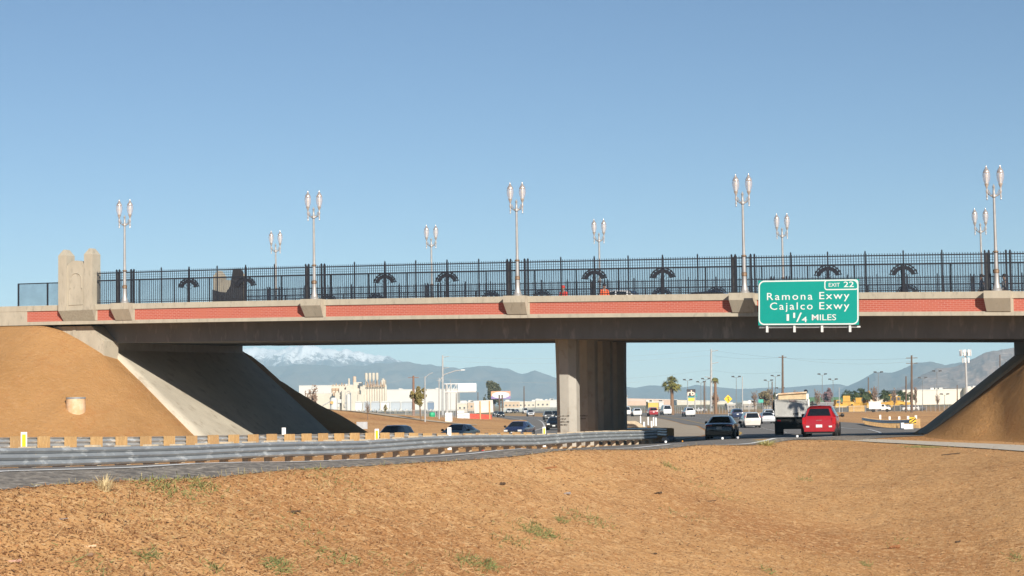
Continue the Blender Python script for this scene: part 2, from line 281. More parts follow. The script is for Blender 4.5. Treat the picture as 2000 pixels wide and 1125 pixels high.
def stripe(name, Q, w, m, dz=.05, dash=None):
    Q = resample(Q, max(8, int(len(Q)*1.2))); d = np.r_[0, np.cumsum(np.hypot(*np.diff(Q, axis=0).T))]; mb = MB(); segs = []
    if dash is None: segs = [(0, d[-1])]
    else:
        k = 0
        while k < d[-1]: segs.append((k, min(k+dash[0], d[-1]))); k += dash[0]+dash[1]
    t = np.gradient(Q, axis=0); t /= np.linalg.norm(t, axis=1)[:, None]; N = np.stack([t[:, 1], -t[:, 0]], 1)
    A, B = Q-N*w/2, Q+N*w/2
    for s0, s1 in segs:
        n = max(2, int((s1-s0)/2)+1); tt = np.linspace(s0, s1, n); pa = np.stack([np.interp(tt, d, A[:, 0]), np.interp(tt, d, A[:, 1])], 1); pb = np.stack([np.interp(tt, d, B[:, 0]), np.interp(tt, d, B[:, 1])], 1)
        za, zb = Gn(pa[:, 0], pa[:, 1])+dz, Gn(pb[:, 0], pb[:, 1])+dz
        vs = [(*pa[i], za[i]) for i in range(n)]+[(*pb[i], zb[i]) for i in range(n)]; mb.add(vs, [(i, i+n, i+n+1, i+1) for i in range(n-1)])
    o = struct(mb.build(name, m)); return o
stripe('edge_line', LN, .2, LINEB, .058)
stripe('yellow_edge_line', cut(offset(LE, 2.6), 140, 700), .2, LINEY)
stripe('lane_dashes', cut(offset(LE, 6.3), 150, 700), .16, LINE, dash=(2.5, 3))
stripe('lane_dashes', cut(offset(LE, 10), 100, 700), .16, LINE, dash=(2.5, 5))
stripe('lane_dots', smooth_poly([(17.5,124),(20.6,143),(24.5,173),(28.2,209),(31.5,250)]), .2, LINE, dash=(1, 2.2))
stripe('edge_line', smooth_poly([(25.5,129),(28.2,144),(34.5,192),(40,262),(44,360)]), .22, LINE)
stripe('edge_line', cut(offset(OUT_, 2.2), 130, 700), .22, LINE)
stripe('lane_dashes', cut(offset(OUT_, 6), 150, 700), .16, LINE, dash=(2.5, 5)); stripe('lane_dashes', cut(offset(OUT_, 9.6), 150, 700), .16, LINE, dash=(2.5, 5))
# ------------------------------------------------------------------ bridge frame
OX, OY = 0.35, 3600*.02832; BRZ = math.atan2(AY, AX); SKEW = .173
MB3 = Matrix.Translation((OX, OY, 0)) @ Matrix.Rotation(BRZ, 4, 'Z')
def prof(s): return 5.98-.0228*s-.00015*s*s
def H(s, t=0): return prof(s)+.0163*max(t, 0)
def BW(s, t, z): return MB3 @ Vector((s, t, z))
def s_at(px, t):               # bridge station seen at photo column px on the line t
    k = (px-1000)/F; return (k*(OY+.9246*t)-OX-.381*t)/(AX-k*AY)
WD = 26.4; SA, SB = -27.9, 27.8     # deck width, skewed station of the two abutments
bridge = thing('road_bridge', 'long concrete road bridge with red brick parapet panels crossing the highway', 'bridge', (OX, OY, 0), BRZ)
def strip(mb, s0, s1, t0, t1, h0, h1, n=1, sk=False):   # a bar along the bridge between heights relative to the parapet top
    n = max(n, int(abs(s1-s0)/4)+1); vs = []
    for i in range(n+1):
        s = s0+(s1-s0)*i/n
        for t, h in ((t0, h0), (t1, h0), (t1, h1), (t0, h1)): ss = s-(SKEW*t if sk else 0); vs.append((ss, t, H(ss, t)+h))
    fs = []
    for i in range(n):
        a = i*4; fs += [(a+k, a+(k+1) % 4, a+4+(k+1) % 4, a+4+k) for k in range(4)]
    fs += [(0, 3, 2, 1), (n*4, n*4+1, n*4+2, n*4+3)]; mb.add(vs, fs)
SL, SR = -62, 48
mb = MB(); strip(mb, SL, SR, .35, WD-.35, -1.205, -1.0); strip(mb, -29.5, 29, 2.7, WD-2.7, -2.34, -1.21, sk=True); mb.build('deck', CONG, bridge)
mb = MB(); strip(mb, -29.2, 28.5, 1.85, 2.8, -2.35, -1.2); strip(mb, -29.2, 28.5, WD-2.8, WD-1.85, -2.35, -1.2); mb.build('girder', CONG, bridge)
mb = MB(); strip(mb, SL, SR, 0, .35, -1.21, -1.0); mb.build('ledge', CONC, bridge)
mb = MB(); strip(mb, SL, SR, .0, .32, -.34, 0); mb.build('coping', CONC, bridge)
pil = [s_at(1010, 0), s_at(613, 0), s_at(241, 0), s_at(1452, 0), s_at(1951, 0), 25.9+12.95]; pil.sort()
mb = MB(); strip(mb, SL, s_at(50, 0), .02, .3, -1.0, -.34)
for k in range(len(pil)): pass
mb.build('end_wall', CONC, bridge)
PY = (s_at(114, -.2), s_at(181, -.2))
edges = [(s_at(50, 0), PY[0]+.05), (PY[1]-.05, pil[0]-.6)]+[(pil[i]+.72, pil[i+1]-.6) for i in range(len(pil)-1)]
for a, b in edges: mb = MB(); strip(mb, a, b, .07, .3, -1.0, -.34); mb.build('brick_panel', BRICK, bridge)
mb = MB(); strip(mb, SL, SR, WD-.32, WD, -1.21, 0); mb.build('far_parapet', CONC, bridge)
mb = MB(); strip(mb, SL, SR, .32, 3.2, -1.0, -.85); strip(mb, SL, SR, WD-3.2, WD-.32, -1.0, -.85); mb.build('sidewalk', CONC, bridge)
def pilaster(s, w, name='pilaster'):
    mb = MB(); P0, P1 = -.5, -.06; z = H(s)
    vs = []
    for ss, e in ((s-w/2, 0), (s+w/2, 0)):
        zz = H(ss)
        vs += [(ss, .3, zz-1.0), (ss, P1, zz-1.0), (ss, P0, zz-.36), (ss, P0, zz+.012), (ss, .34, zz+.012)]
    # wedge narrows a little towards its foot
    vs[1] = (vs[1][0]+.06, *vs[1][1:]); vs[6] = (vs[6][0]-.06, *vs[6][1:])
    mb.add(vs, [(0, 1, 2, 3, 4), (9, 8, 7, 6, 5)]+[(i, i+5, (i+1) % 5+5, (i+1) % 5) for i in range(5)])
    return mb.build(name, CONC, bridge)
for s in pil: pilaster(s, 1.3); mb = MB(); strip(mb, s-.6, s+.72, .03, .3, -1.0, -.34); mb.build('pilaster_backing', CONC, bridge)
# pylons
def pylon(s0, s1, t0, m=CONC, face=-1, dark=None):
    c = (s0+s1)/2; w = s1-s0; z = H(c, t0); p = bpy.data.objects.new('gateway_pylon', None); COL.objects.link(p); p.parent = bridge; p.location = (c, t0, z)
    cw = .62; mb = MB()
    tp = [(-w/2, -.36), (w/2, -.36), (w/2-.02, 3.0)]
    # side posts with pointed tops
    for sg in (-1, 1):
        x0, x1 = sorted((sg*w/2, sg*(w/2-cw))); b = MB(); b.box(x0, x1, -.42, .42, -.36, 3.05)
        xm = (x0+x1)/2
        b.add([(x0, -.42, 3.05), (x1, -.42, 3.05), (x1, .42, 3.05), (x0, .42, 3.05), (x0+.22, -.2, 3.42), (x1-.22, -.2, 3.42), (x1-.22, .2, 3.42), (x0+.22, .2, 3.42)],
              ((4, 5, 6, 7), (0, 1, 5, 4), (1, 2, 6, 5), (2, 3, 7, 6), (3, 0, 4, 7)))
        o = b.build('side_post', m, p)
    hw = w/2-cw; poly = [(-hw, -.36), (hw, -.36), (hw, 2.4), (hw*.8, 2.52)]+[(hw*.75*math.cos(a), 2.5+.2*math.sin(a)) for a in np.linspace(.3, PI-.3, 9)]+[(-hw*.8, 2.52), (-hw, 2.4)]
    mb.prism(poly, -.34, .34); mb.build('centre_slab', m, p)
    # arched niche moulding
    r = hw*.62; cz = 1.55; pts = [(-hw*.8, -.37, -.02), (-hw*.8, -.37, .95), (-r, -.37, 1.0), (-r, -.37, cz)]+[(r*math.cos(a), -.37, cz+r*.95*math.sin(a)) for a in np.linspace(PI, 0, 15)]+[(r, -.37, cz), (r, -.37, 1.0), (hw*.8, -.37, .95), (hw*.8, -.37, -.02), (-hw*.8, -.37, -.02)]
    b = MB(); b.tube([(x, face*.355, zz) for x, _, zz in pts], .028, 6); b.build('arch_moulding', m, p)
    if face < 0:
        b = MB(); b.add([(-w/2, -.42, -.36), (w/2, -.42, -.36), (w/2-.06, -.1, -1.0), (-w/2+.18, -.1, -1.0), (-w/2, .3, -.36), (w/2, .3, -.36), (w/2-.06, .3, -1.0), (-w/2+.18, .3, -1.0)],
                        ((0, 3, 2, 1), (4, 5, 6, 7), (0, 1, 5, 4), (3, 7, 6, 2), (0, 4, 7, 3), (1, 2, 6, 5))); b.build('sloped_base', mat('rough_concrete', (.36, .33, .26), (.29, .26, .2), 9, .95, bump=.3), p)
        b = MB(); b.box(w/2-.05, w/2+.1, -.05, .3, -1.0, -.34); b.build('base_return', CONC, p)
    if dark:
        b = MB(); b.prism([(-w/2-.05, -.5), (w/2+.35, -.5), (w/2+.35, 3.2), (w/2+.1, 3.5), (w/2-.55, 3.5), (w/2-cw-.05, 2.75), (w/2-cw-.15, 2.2), (0, 1.75), (-w/2+cw, 1.8), (-w/2-.05, 2.0)], -.5, -.44); b.build('dark_cladding', dark, p)
    return p
pylon(PY[0], PY[1], .1)
fs0 = s_at(424, WD); pylon(fs0, fs0+2.3, WD-.2, face=1, dark=mat('dark_wrap', (.02, .018, .018), (.035, .03, .03), 3, .9))
# columns
for i, (t, px) in enumerate(((5.2, 1106.5), (10.4, 1143), (15.6, 1173.5), (20.8, 1201))):
    s = s_at(px, t); zb = G(*BW(s, t, 0).xy)-.6; zt = H(s, t)-2.3; mb = MB(); vs = []; lev = [(zb, .60), (zb+2, .602), (zt-2.2, .61), (zt-.6, .635), (zt+.05, .65)]
    for z, h in lev:
        for (x, y) in ((-1, -.42), (-.45, -1), (.45, -1), (1, -.42), (1, .42), (.45, 1), (-.45, 1), (-1, .42)): vs.append((s+x*h, t+y*h*1.05, z))
    fs = [(l*8+k, l*8+(k+1) % 8, l*8+8+(k+1) % 8, l*8+8+k) for l in range(4) for k in range(8)]; mb.add(vs, fs); col = mb.build('column', CONP, bridge)
    if i < 2:   # faded stencilled notes near the foot
        b = MB(); zz = at(px, 813, BW(s, t, 0).y).z
        for r_ in range(4 if i == 0 else 2):
            x = s-.42+.05*r_
            while x < s+.25-.12*(r_ % 2):
                w_ = random.choice((.02, .035, .05)); b.box(x, x+w_, t-.667, t-.655, zz-.17*r_, zz-.17*r_+random.choice((.05, .075, .07))); x += w_+random.choice((.015, .02, .05))
        b.build('stencilled_note', mat('faded_stencil', (.10, .09, .08), (.16, .15, .13), 9, .8), col)
# abutments
for sa, sg in ((SA, 1), (SB, -1)):
    mb = MB(); zb = 1.6 if sg > 0 else .6
    for t0, t1 in ((2.1, WD-2.1),):
        vs = []
        for s_, t in ((sa-sg*2.2, t0), (sa+sg*.05, t0), (sa+sg*.05, t1), (sa-sg*2.2, t1)): ss = s_-SKEW*t; vs += [(ss, t, zb), (ss, t, H(ss, t)-2.3)]
        mb.add(vs, ((0, 2, 3, 1), (2, 4, 5, 3), (4, 6, 7, 5), (6, 0, 1, 7), (1, 3, 5, 7), (0, 6, 4, 2)))
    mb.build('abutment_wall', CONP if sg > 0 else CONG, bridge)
    if sg < 0: continue
    # end block that stands under the ledge, sloped face
    mb = MB(); s0 = sa-sg*(3.6); s1 = sa-sg*.75
    poly = [(s0, zb), (s1+sg*.9, zb), (s1+sg*.9, H(s1)-2.25), (s1, H(s1)-1.3), (s0, H(s0)-1.3)]
    if sg < 0: poly = poly[::-1]
    mb.prism(poly, .55, 2.1); mb.build('end_block', CONC, bridge)
    mb = MB(); x0 = s1-sg*1.35; mb.box(min(x0, x0+sg*.22), max(x0, x0+sg*.22), .5, .55, zb, H(s1)-1.3); mb.build('end_block_rib', CONC, bridge)
# fills and slope paving (bridge-local sheets)
def rrand(x, y): return fbm(x*.6, y*.6, 4, 21)
def fill(name, sa, sg, ztop, slope, t0, t1, s_far, wob=.25):
    ni, nj = 200, 210
    sp = np.linspace(s_far, sa+sg*17, ni); tt = np.linspace(t0-22, t1+22, nj); A, T = np.meshgrid(sp, tt, indexing='ij'); s = A-SKEW*T
    x_ = (sa-A)*sg; u = np.clip((x_+2.2)/2, 0, 1); u2 = np.clip((x_-1)/4, 0, 1); te0 = t0*(1-u)+.45*u*(1-u2)+.02*u2-.1*np.clip(-x_, 0, 9)*(1-u); te1 = t1*(1-u)+(WD-.45)*u
    d1 = np.maximum(0, (A-sa)*sg); d2 = np.maximum(0, np.maximum(te0-T, T-te1)); sl_e = slope*(1+.34*np.clip((T-t1)/4, 0, 1)*(sg > 0)); d = np.hypot(d1/sl_e, d2/1.75)
    pz = 5.98-.0228*s-.00015*s*s+.0163*np.clip(T, 0, WD)
    b = np.clip(1-x_/4, 0, 1)**1.3; b = np.minimum(b, 1); base = (pz-1.235)*(1-b)+(ztop+.0163*np.clip(T, 0, WD))*b
    fade = np.clip(d2/.8, 0, 1); z = base-d-.10*(1-fade)*np.clip(1-x_/3, 0, 1)-.05*np.clip(1-x_/3, 0, 1)+fade*(fbm(s*.5, T*.5, 4, 31)*wob+fbm(s*2.5, T*2.5, 3, 37)*.10+fbm(s*1.5, T*.22, 4, 41)*.22)+.22*np.maximum(fbm(s*1.3, T*1.3, 3, 43), 0)*np.exp(-(d2-.3)**2/.12)*(d1 > 0)
    wx = OX+AX*s+.381*T; wy = OY+AY*s+.9246*T; g_ = GD(wx, wy); h_ = z-g_; z = g_+.5*(h_+np.sqrt(h_*h_+.6))-.28/(1+1.5*np.maximum(h_, 0))
    V = np.stack([s, T, z], 2).reshape(-1, 3); Fq = grid_faces(ni, nj); o = npmesh(name, V, Fq if sg > 0 else Fq, DIRTF, smooth=True); o.matrix_world = MB3; struct(o); return o
def fillmat():
    m = bpy.data.materials.new('embankment_dirt'); m.use_nodes = True; nt = m.node_tree; b = nt.nodes['Principled BSDF']; b.inputs['Roughness'].default_value = .95; b.inputs['Specular IOR Level'].default_value = .15
    tc = nt.nodes.new('ShaderNodeTexCoord'); v = tc.outputs['Object']; mp = nt.nodes.new('ShaderNodeMapping'); mp.inputs['Scale'].default_value = (1, .35, .5); nt.links.new(v, mp.inputs[0])
    c = ramp_mix(nt, nz(nt, v, .15, 5, .7, .35, .65), (.455, .25, .102), (.395, .21, .08)); c = ramp_mix(nt, nz(nt, mp.outputs[0], .9, 6, .75, .52, .75), c, (.40, .19, .07))
    c = ramp_mix(nt, nz(nt, v, 3, 5, .8, .5, .7), c, (.48, .275, .125)); c = ramp_mix(nt, nz(nt, v, 6, 4, .8, .60, .70), c, (.24, .11, .045)); nt.links.new(c, b.inputs['Base Color'])
    n = nt.nodes.new('ShaderNodeTexNoise'); n.inputs['Scale'].default_value = 5; n.inputs['Detail'].default_value = 7; n.inputs['Roughness'].default_value = .75; nt.links.new(v, n.inputs['Vector'])
    bp = nt.nodes.new('ShaderNodeBump'); bp.inputs['Strength'].default_value = .9; bp.inputs['Distance'].default_value = .15; nt.links.new(n.outputs[0], bp.inputs['Height']); nt.links.new(bp.outputs[0], b.inputs['Normal']); return m
DIRTF = fillmat()
fill('left_embankment', SA, 1, 3.7, 1.21, 2.1, WD-2.0, -95)
fill('right_embankment', SB, -1, 2.2, 1.30, 4.0, WD-2.0, 95)
for sa, sg, zt, sl_, t0 in ((SA, 1, 3.7, 1.21, 2.1), (SB, -1, 2.2, 1.3, 9.5)):
    n, m_ = 26, 30; V = []
    for i in range(n):
        for j in range(m_):
            d = i/(n-1)*9.6; t = t0+(WD-2-t0)*j/(m_-1); t -= (.1*d if j == 0 and sg > 0 else 0); A = sa+sg*d; s = A-SKEW*t; zz_ = zt+.0163*t-d/sl_+.03+(.06 if j in (0, m_-1) and sg > 0 else 0)
            if j == 0: V.append((s, t-.01, zz_-.7))
            V.append((s, t, zz_))
    o = npmesh('slope_paving', V, grid_faces(n, m_+1), PAVE); o.matrix_world = MB3; struct(o)
# ------------------------------------------------------------------ fences on the bridge
def ornament(parent, s, t, fence_h):
    z = H(s, t); b = MB(); n = 18
    def arc(r0, r1, rx, a0=.18, a1=PI-.18):
        vs = []
        for y in (-.03, .03):
            for k in range(n+1):
                a = a0+(a1-a0)*k/n; wv = 1+.03*math.cos(k*PI)
                for r in (r0, r1*wv): vs.append((rx*r*math.cos(a), y, .62*r*math.sin(a)))
        f = []; q = 2*(n+1)
        for k in range(n): i = 2*k; f += [(i, i+1, i+3, i+2), (q+i, q+i+2, q+i+3, q+i+1), (i+1, q+i+1, q+i+3, i+3), (i, i+2, q+i+2, q+i)]
        f += [(0, q, q+1, 1), (2*n, 2*n+1, q+2*n+1, q+2*n)]
        return vs, f
    zo = z+.80
    for r0, r1 in ((.58, .90), (.96, 1.06)): vs, f = arc(r0, r1, .70); b.add([(x+s, y+t, zz+zo) for x, y, zz in vs], f)
    for k in range(10):
        a = .22+(PI-.44)*k/9; b.tube([(s+.70*.88*math.cos(a), t, zo+.62*.88*math.sin(a)), (s+.70*1.0*math.cos(a), t, zo+.62*1.0*math.sin(a))], .03, 4)
    for x in (-.5, -.2, .2, .5): b.tube([(s+x, t, zo+.62*.66*math.sqrt(1-(x/.7)**2)-.04), (s, t, zo-.08)], .012, 4)
    b.box(s-.075, s+.075, t-.05, t+.05, z, zo+.5)
    return b.build('canopy_ornament', BLK, parent)
def fence_row(t, name, label, s0, s1):
    root = thing(name, label, 'fence', (OX, OY, 0), BRZ, 'picket fences along the bridge parapets')
    sg = 1 if t < 10 else -1
    def rail(nm, h0, h1, d, tt=0): b = MB(); strip(b, s0, s1, t+tt-d, t+tt+d, h0, h1); b.build(nm, BLK, root)
    rail('top_rail', 1.86, 1.92, .025); rail('middle_rail', 1.40, 1.48, .03); rail('bottom_rail', .06, .10, .02)
    for h in (1.60, 1.73): rail('thin_rail', h-.008, h+.008, .008)
    rail('lower_wire', .2, .215, .008)
    n = int((s1-s0)/.135); b = MB()
    for i in range(n+1):
        s = s0+i*.135; z = H(s, t)
        if any(abs(s-p) < .02 for p in pil): continue
        b.box(s-.014, s+.014, t-.011, t+.011, z, z+2.0)
    b.build('pickets', BLK, root)
    b = MB(); strip(b, s0, s1, t+.06*sg, t+.064*sg, .03, 1.42); b.build('fine_mesh', MESHN, root)
    post = None
    def mkpost(s, w, h, d=.03, tt=0, cap=True):
        b = MB(); z = H(s, t); b.box(s-w, s+w, t+tt-d, t+tt+d, z, z+h)
        if cap: b.add([(s-w, t+tt-d, z+h), (s+w, t+tt-d, z+h), (s+w, t+tt+d, z+h), (s-w, t+tt+d, z+h), (s, t+tt, z+h+.07)], ((0, 1, 4), (1, 2, 4), (2, 3, 4), (3, 0, 4)))
        b.build('post', BLK, root)
    bases = [p + (0 if t < 10 else -4.57) for p in pil]
    for bs in bases:
        for ds, w in ((-.62, .045), (-.42, .045), (.42, .045), (.62, .045)):
            if s0 < bs+ds < s1: mkpost(bs+ds, w, 2.05, .05 if abs(ds) < .5 else .035)
        for ds in (-.52, ): 
            if s0 < bs+ds < s1: b = MB(); z = H(bs+ds, t); b.box(bs+ds-.11, bs+ds+.11, t-.02, t+.02, z, z+1.95); b.build('filler_plate', BLK2, root)
    for k in range(-1, len(bases)):
        a = bases[k]+.62 if k >= 0 else bases[0]-12.95+.62
        for i in range(1, 6):
            s = a+i*1.952
            if s0 < s < s1:
                mkpost(s, .033, 2.1)
                if i in (2, 4): ornament(root, s, t-.05*sg, 1.44)
        for i in range(5):
            s = a+.36+i*2.45
            if s0 < s < s1: mkpost(s, .03, 1.42, .03, .09*sg, False)
    return root
fence_row(.12, 'picket_fence', 'black steel picket fence with parachute shaped ornaments on near parapet of bridge', PY[1]+.05, SR)
fence_row(WD-.16, 'picket_fence', 'black steel picket fence on far parapet of bridge, mostly hidden by near fence', fs0+2.5, SR)
# plain chain-link end fence left of the pylon
r_ = thing('chain_link_fence', 'low black framed chain link fence left of concrete pylon on bridge end', 'fence', (OX, OY, 0), BRZ)
a, b_ = s_at(33, .12), PY[0]; b = MB(); strip(b, a, b_, .09, .15, 1.36, 1.42); b.build('top_rail', BLK, r_)
for px in (34, 91):
    s = s_at(px, .12); b = MB(); b.box(s-.04, s+.04, .08, .16, H(s), H(s)+1.38); b.build('post', BLK, r_)
b = MB(); strip(b, a, b_, .118, .122, .02, 1.37); b.build('mesh_panel', MESHL, r_)
# ------------------------------------------------------------------ lamp posts
def lamp(label):
    L = thing('lamp_post', label, 'lamp post', group='twin globe lamp posts on the bridge')
    b = MB(); b.lathe([(.26, 0), (.26, .08), (.2, .12), (.2, .2), (.16, .3), (.125, .45), (.12, .9)], 12); b.build('base', LAMPM, L, 40)
    b = MB(); b.lathe([(.12, .9), (.155, .93), (.155, 1.08), (.11, 1.12)], 12); b.build('collar', BRONZE, L, 40); b = MB(); b.lathe([(.115, 1.95), (.14, 1.97), (.14, 2.03), (.115, 2.05)], 12); b.build('collar', BRONZE, L, 40)
    b = MB(); b.lathe([(.105, 1.1), (.088, 2), (.085, 2.1), (.078, 2.4), (.06, 4.75), (.11, 4.8), (.11, 4.9), (.07, 4.95), (.05, 5.25), (.075, 5.32), (.0, 5.48)], 12); b.build('pole', LAMPM, L, 40)
    for sg in (-1, 1):
        x = sg*.345; b = MB(); b.tube([(sg*.05, 0, 4.9), (sg*.16, 0, 4.86), (sg*.26, 0, 4.94), (sg*.32, 0, 5.1), (x, 0, 5.2)], [.045, .04, .04, .035, .03], 8)
        b.tube([(sg*.1, 0, 4.9), (sg*.2, 0, 5.0), (sg*.27, 0, 5.18)], .022, 6); b.build('arm', CAPM, L, 60)
        g = MB(); g.lathe([(.0, 4.64), (.045, 4.68), (.02, 4.74), (.05, 4.82), (.03, 4.92), (.04, 5.02), (.065, 5.1), (.035, 5.2), (.05, 5.3), (.085, 5.4), (.11, 5.47), (.11, 5.5)], 12, (x, 0, 0)); hd = g.build('lamp_holder', CAPM, L, 50)
        g = MB(); g.lathe([(.10, 5.49), (.15, 5.6), (.185, 5.75), (.2, 5.9), (.19, 6.0), (.165, 6.06)], 14, (x, 0, 0)); gl = g.build('globe', GLOBE, L, 50)
        g = MB(); g.lathe([(.05, 5.5), (.05, 5.78), (.07, 5.8), (.07, 5.95), (.03, 5.98)], 8, (x, 0, 0)); g.build('bulb', SIGNW, gl, 40)
        g = MB(); g.lathe([(.17, 6.05), (.175, 6.09), (.14, 6.16), (.105, 6.22), (.08, 6.26), (.05, 6.28), (.06, 6.31), (.028, 6.35), (.032, 6.38), (0, 6.45)], 12, (x, 0, 0)); g.build('finial_cap', CAPM, L, 50)
    return L
near_l = ['silver twin globe lamp post nearest the concrete pylon, near side of bridge', 'tall silver twin globe lamp post above near parapet between pylon and bridge centre', 'silver twin globe lamp post above the bridge column, near parapet',
          'silver twin globe lamp post just left of the green exit sign, near parapet', 'biggest silver twin globe lamp post at right end of near parapet']
far_l = ['small silver twin globe lamp post on far parapet right of the dark pylon', 'small silver twin globe lamp post on far parapet left of bridge centre', 'small silver twin globe lamp post on far parapet behind orange dressed worker',
         'small silver twin globe lamp post on far parapet behind green exit sign', 'small silver twin globe lamp post on far parapet beside the biggest lamp post']
L0 = None
for row, (labs, t, pxs) in enumerate(((near_l, -.12, (242, 613, 1011, 1455, 1948.5)), (far_l, WD+.1, (538, 843, 1172, 1531, 1920)))):
    for lb, px in zip(labs, pxs):
        s = s_at(px, t); p = BW(s, t, H(s, t)+.01)
        if L0 is None: L0 = lamp(lb); L0.location = p; L0.rotation_euler = (0, 0, R(-8)); L0.scale = (.985,)*3
        else: dup(L0, p, R(-8), lb)
# ------------------------------------------------------------------ exit sign
def text_mesh(txt, x0, x1, zb, cap, m, parent, y=-.03, off=.003, name='lettering', sp=1.0):
    c = bpy.data.curves.new(name, 'FONT'); c.body = txt; c.size = 1; c.offset = off; c.extrude = .004; c.space_character = sp; c.resolution_u = 3
    o = bpy.data.objects.new('tmp', c); COL.objects.link(o); dg = bpy.context.evaluated_depsgraph_get(); dg.update()
    me = bpy.data.meshes.new_from_object(o.evaluated_get(dg)); bpy.data.objects.remove(o)
    V = np.zeros(len(me.vertices)*3); me.vertices.foreach_get('co', V); V = V.reshape(-1, 3); lo, hi = V[:, 0].min(), V[:, 0].max(); k = cap/.69
    V2 = np.stack([x0+(V[:, 0]-lo)/(hi-lo)*(x1-x0), y-V[:, 2], zb+V[:, 1]*k], 1); me.vertices.foreach_set('co', V2.ravel()); me.materials.clear(); me.materials.append(m); me.update()
    o = bpy.data.objects.new(name, me); COL.objects.link(o); o.parent = parent; return o
ST = -1.75; sL, sR = s_at(1480.5, ST), s_at(1677, ST); SWd = sR-sL; zT = at(1480.5, 548, BW(sL, ST, 0).y).z; zB = at(1480.5, 635.5, BW(sL, ST, 0).y).z; SH = zT-zB
sign = thing('exit_sign', 'large green highway exit sign reading Ramona Exwy Cajalco Exwy on bridge side', 'road sign')
sign.matrix_world = MB3 @ Matrix.Translation((sL, ST, zB)) @ Matrix.Rotation(math.atan(.0245), 4, 'Y')
b = MB(); b.box(0, SWd, -.02, .02, 0, SH); b.build('panel', SIGNG, sign)
def rrect(x0, x1, z0, z1, r, w, y, corners=(1, 1, 1, 1)):
    def loop(g, rr):
        P = []
        for cx, cz, a0, c in ((x1-g-rr, z1-g-rr, 0, corners[0]), (x0+g+rr, z1-g-rr, PI/2, corners[1]), (x0+g+rr, z0+g+rr, PI, corners[2]), (x1-g-rr, z0+g+rr, 1.5*PI, corners[3])):
            for k in range(7):
                a = a0+PI/2*k/6
                P.append((cx+rr*math.cos(a), y, cz+rr*math.sin(a)) if c else (cx+rr*(1 if math.cos(a0+.7) > 0 else -1), y, cz+rr*(1 if math.sin(a0+.7) > 0 else -1)))
        return P
    o, i = loop(0, r), loop(w, r-w); n = len(o); b = MB(); b.add(o+i, [(k, (k+1) % n, n+(k+1) % n, n+k) for k in range(n)]); return b
rrect(.015, SWd-.015, .015, SH-.015, .3, .065, -.024).build('border', SIGNW, sign)
rrect(.662*SWd, SWd-.02, SH*.765, SH-.02, .14, .055, -.027).build('exit_tab_border', SIGNW, sign)
text_mesh('EXIT', .705*SWd, .815*SWd, SH*.838, SH*.083, SIGNW, sign); text_mesh('22', .852*SWd, .952*SWd, SH*.828, SH*.118, SIGNW, sign, off=.008)
text_mesh('Ramona', .088*SWd, .545*SWd, SH*.562, SH*.158, SIGNW, sign, sp=1.25); text_mesh('Exwy', .612*SWd, .908*SWd, SH*.568, SH*.158, SIGNW, sign, sp=1.2)
text_mesh('Cajalco', .118*SWd, .546*SWd, SH*.345, SH*.158, SIGNW, sign, sp=1.25); text_mesh('Exwy', .612*SWd, .908*SWd, SH*.345, SH*.158, SIGNW, sign, sp=1.2)
text_mesh('1', .286*SWd, .310*SWd, SH*.098, SH*.145, SIGNW, sign); text_mesh('1', .352*SWd, .371*SWd, SH*.16, SH*.115, SIGNW, sign); text_mesh('/', .382*SWd, .438*SWd, SH*.075, SH*.20, SIGNW, sign); text_mesh('4', .437*SWd, .490*SWd, SH*.065, SH*.12, SIGNW, sign)
text_mesh('MILES', .538*SWd, .778*SWd, SH*.105, SH*.128, SIGNW, sign)
for fx in (.085, .36, .635, .91):
    b = MB(); b.box(fx*SWd-.05, fx*SWd+.05, .025, .15, -.36, SH*.97); b.build('mounting_post', SIGNW, sign)
b = MB(); b.box(.0, SWd*1.005, .155, .23, -.13, -.05); b.build('cross_beam', SIGNW, sign)
for fx in (.2, .8): b = MB(); b.box(fx*SWd-.05, fx*SWd+.05, .155, 2.0, .5, .6); b.box(fx*SWd-.05, fx*SWd+.05, .155, 1.75, SH*.8, SH*.8+.1); b.build('bracket', SIGNB, sign)
# ------------------------------------------------------------------ guardrails
THRIE = [(0, 0), (0, .015), (.085, .055), (.085, .095), (0, .145), (0, .19), (.085, .235), (.085, .275), (0, .32), (0, .365), (.085, .41), (.085, .45), (0, .49), (0, .506)]
WB = [(0, 0), (.085, .05), (.085, .09), (0, .14), (0, .17), (.085, .22), (.085, .26), (0, .31)]
def beam(Q, z0, side, parent, sec=THRIE, m=GALV, name='beam'):
    t = np.gradient(Q, axis=0); t /= np.linalg.norm(t, axis=1)[:, None]; N = np.stack([t[:, 1], -t[:, 0]], 1)*side; V = []; zz = Gn(Q[:, 0], Q[:, 1])
    for i in range(len(Q)):
        for d, h in sec: V.append((*(Q[i]+N[i]*d), zz[i]+z0+h))
    o = npmesh(name, V, grid_faces(len(Q), len(sec)), m, parent); return o
def along(Q, step, off=0): d = np.r_[0, np.cumsum(np.hypot(*np.diff(Q, axis=0).T))]; t = np.arange(off, d[-1], step); return np.stack([np.interp(t, d, Q[:, 0]), np.interp(t, d, Q[:, 1])], 1), np.gradient(np.stack([np.interp(t, d, Q[:, 0]), np.interp(t, d, Q[:, 1])], 1), axis=0)
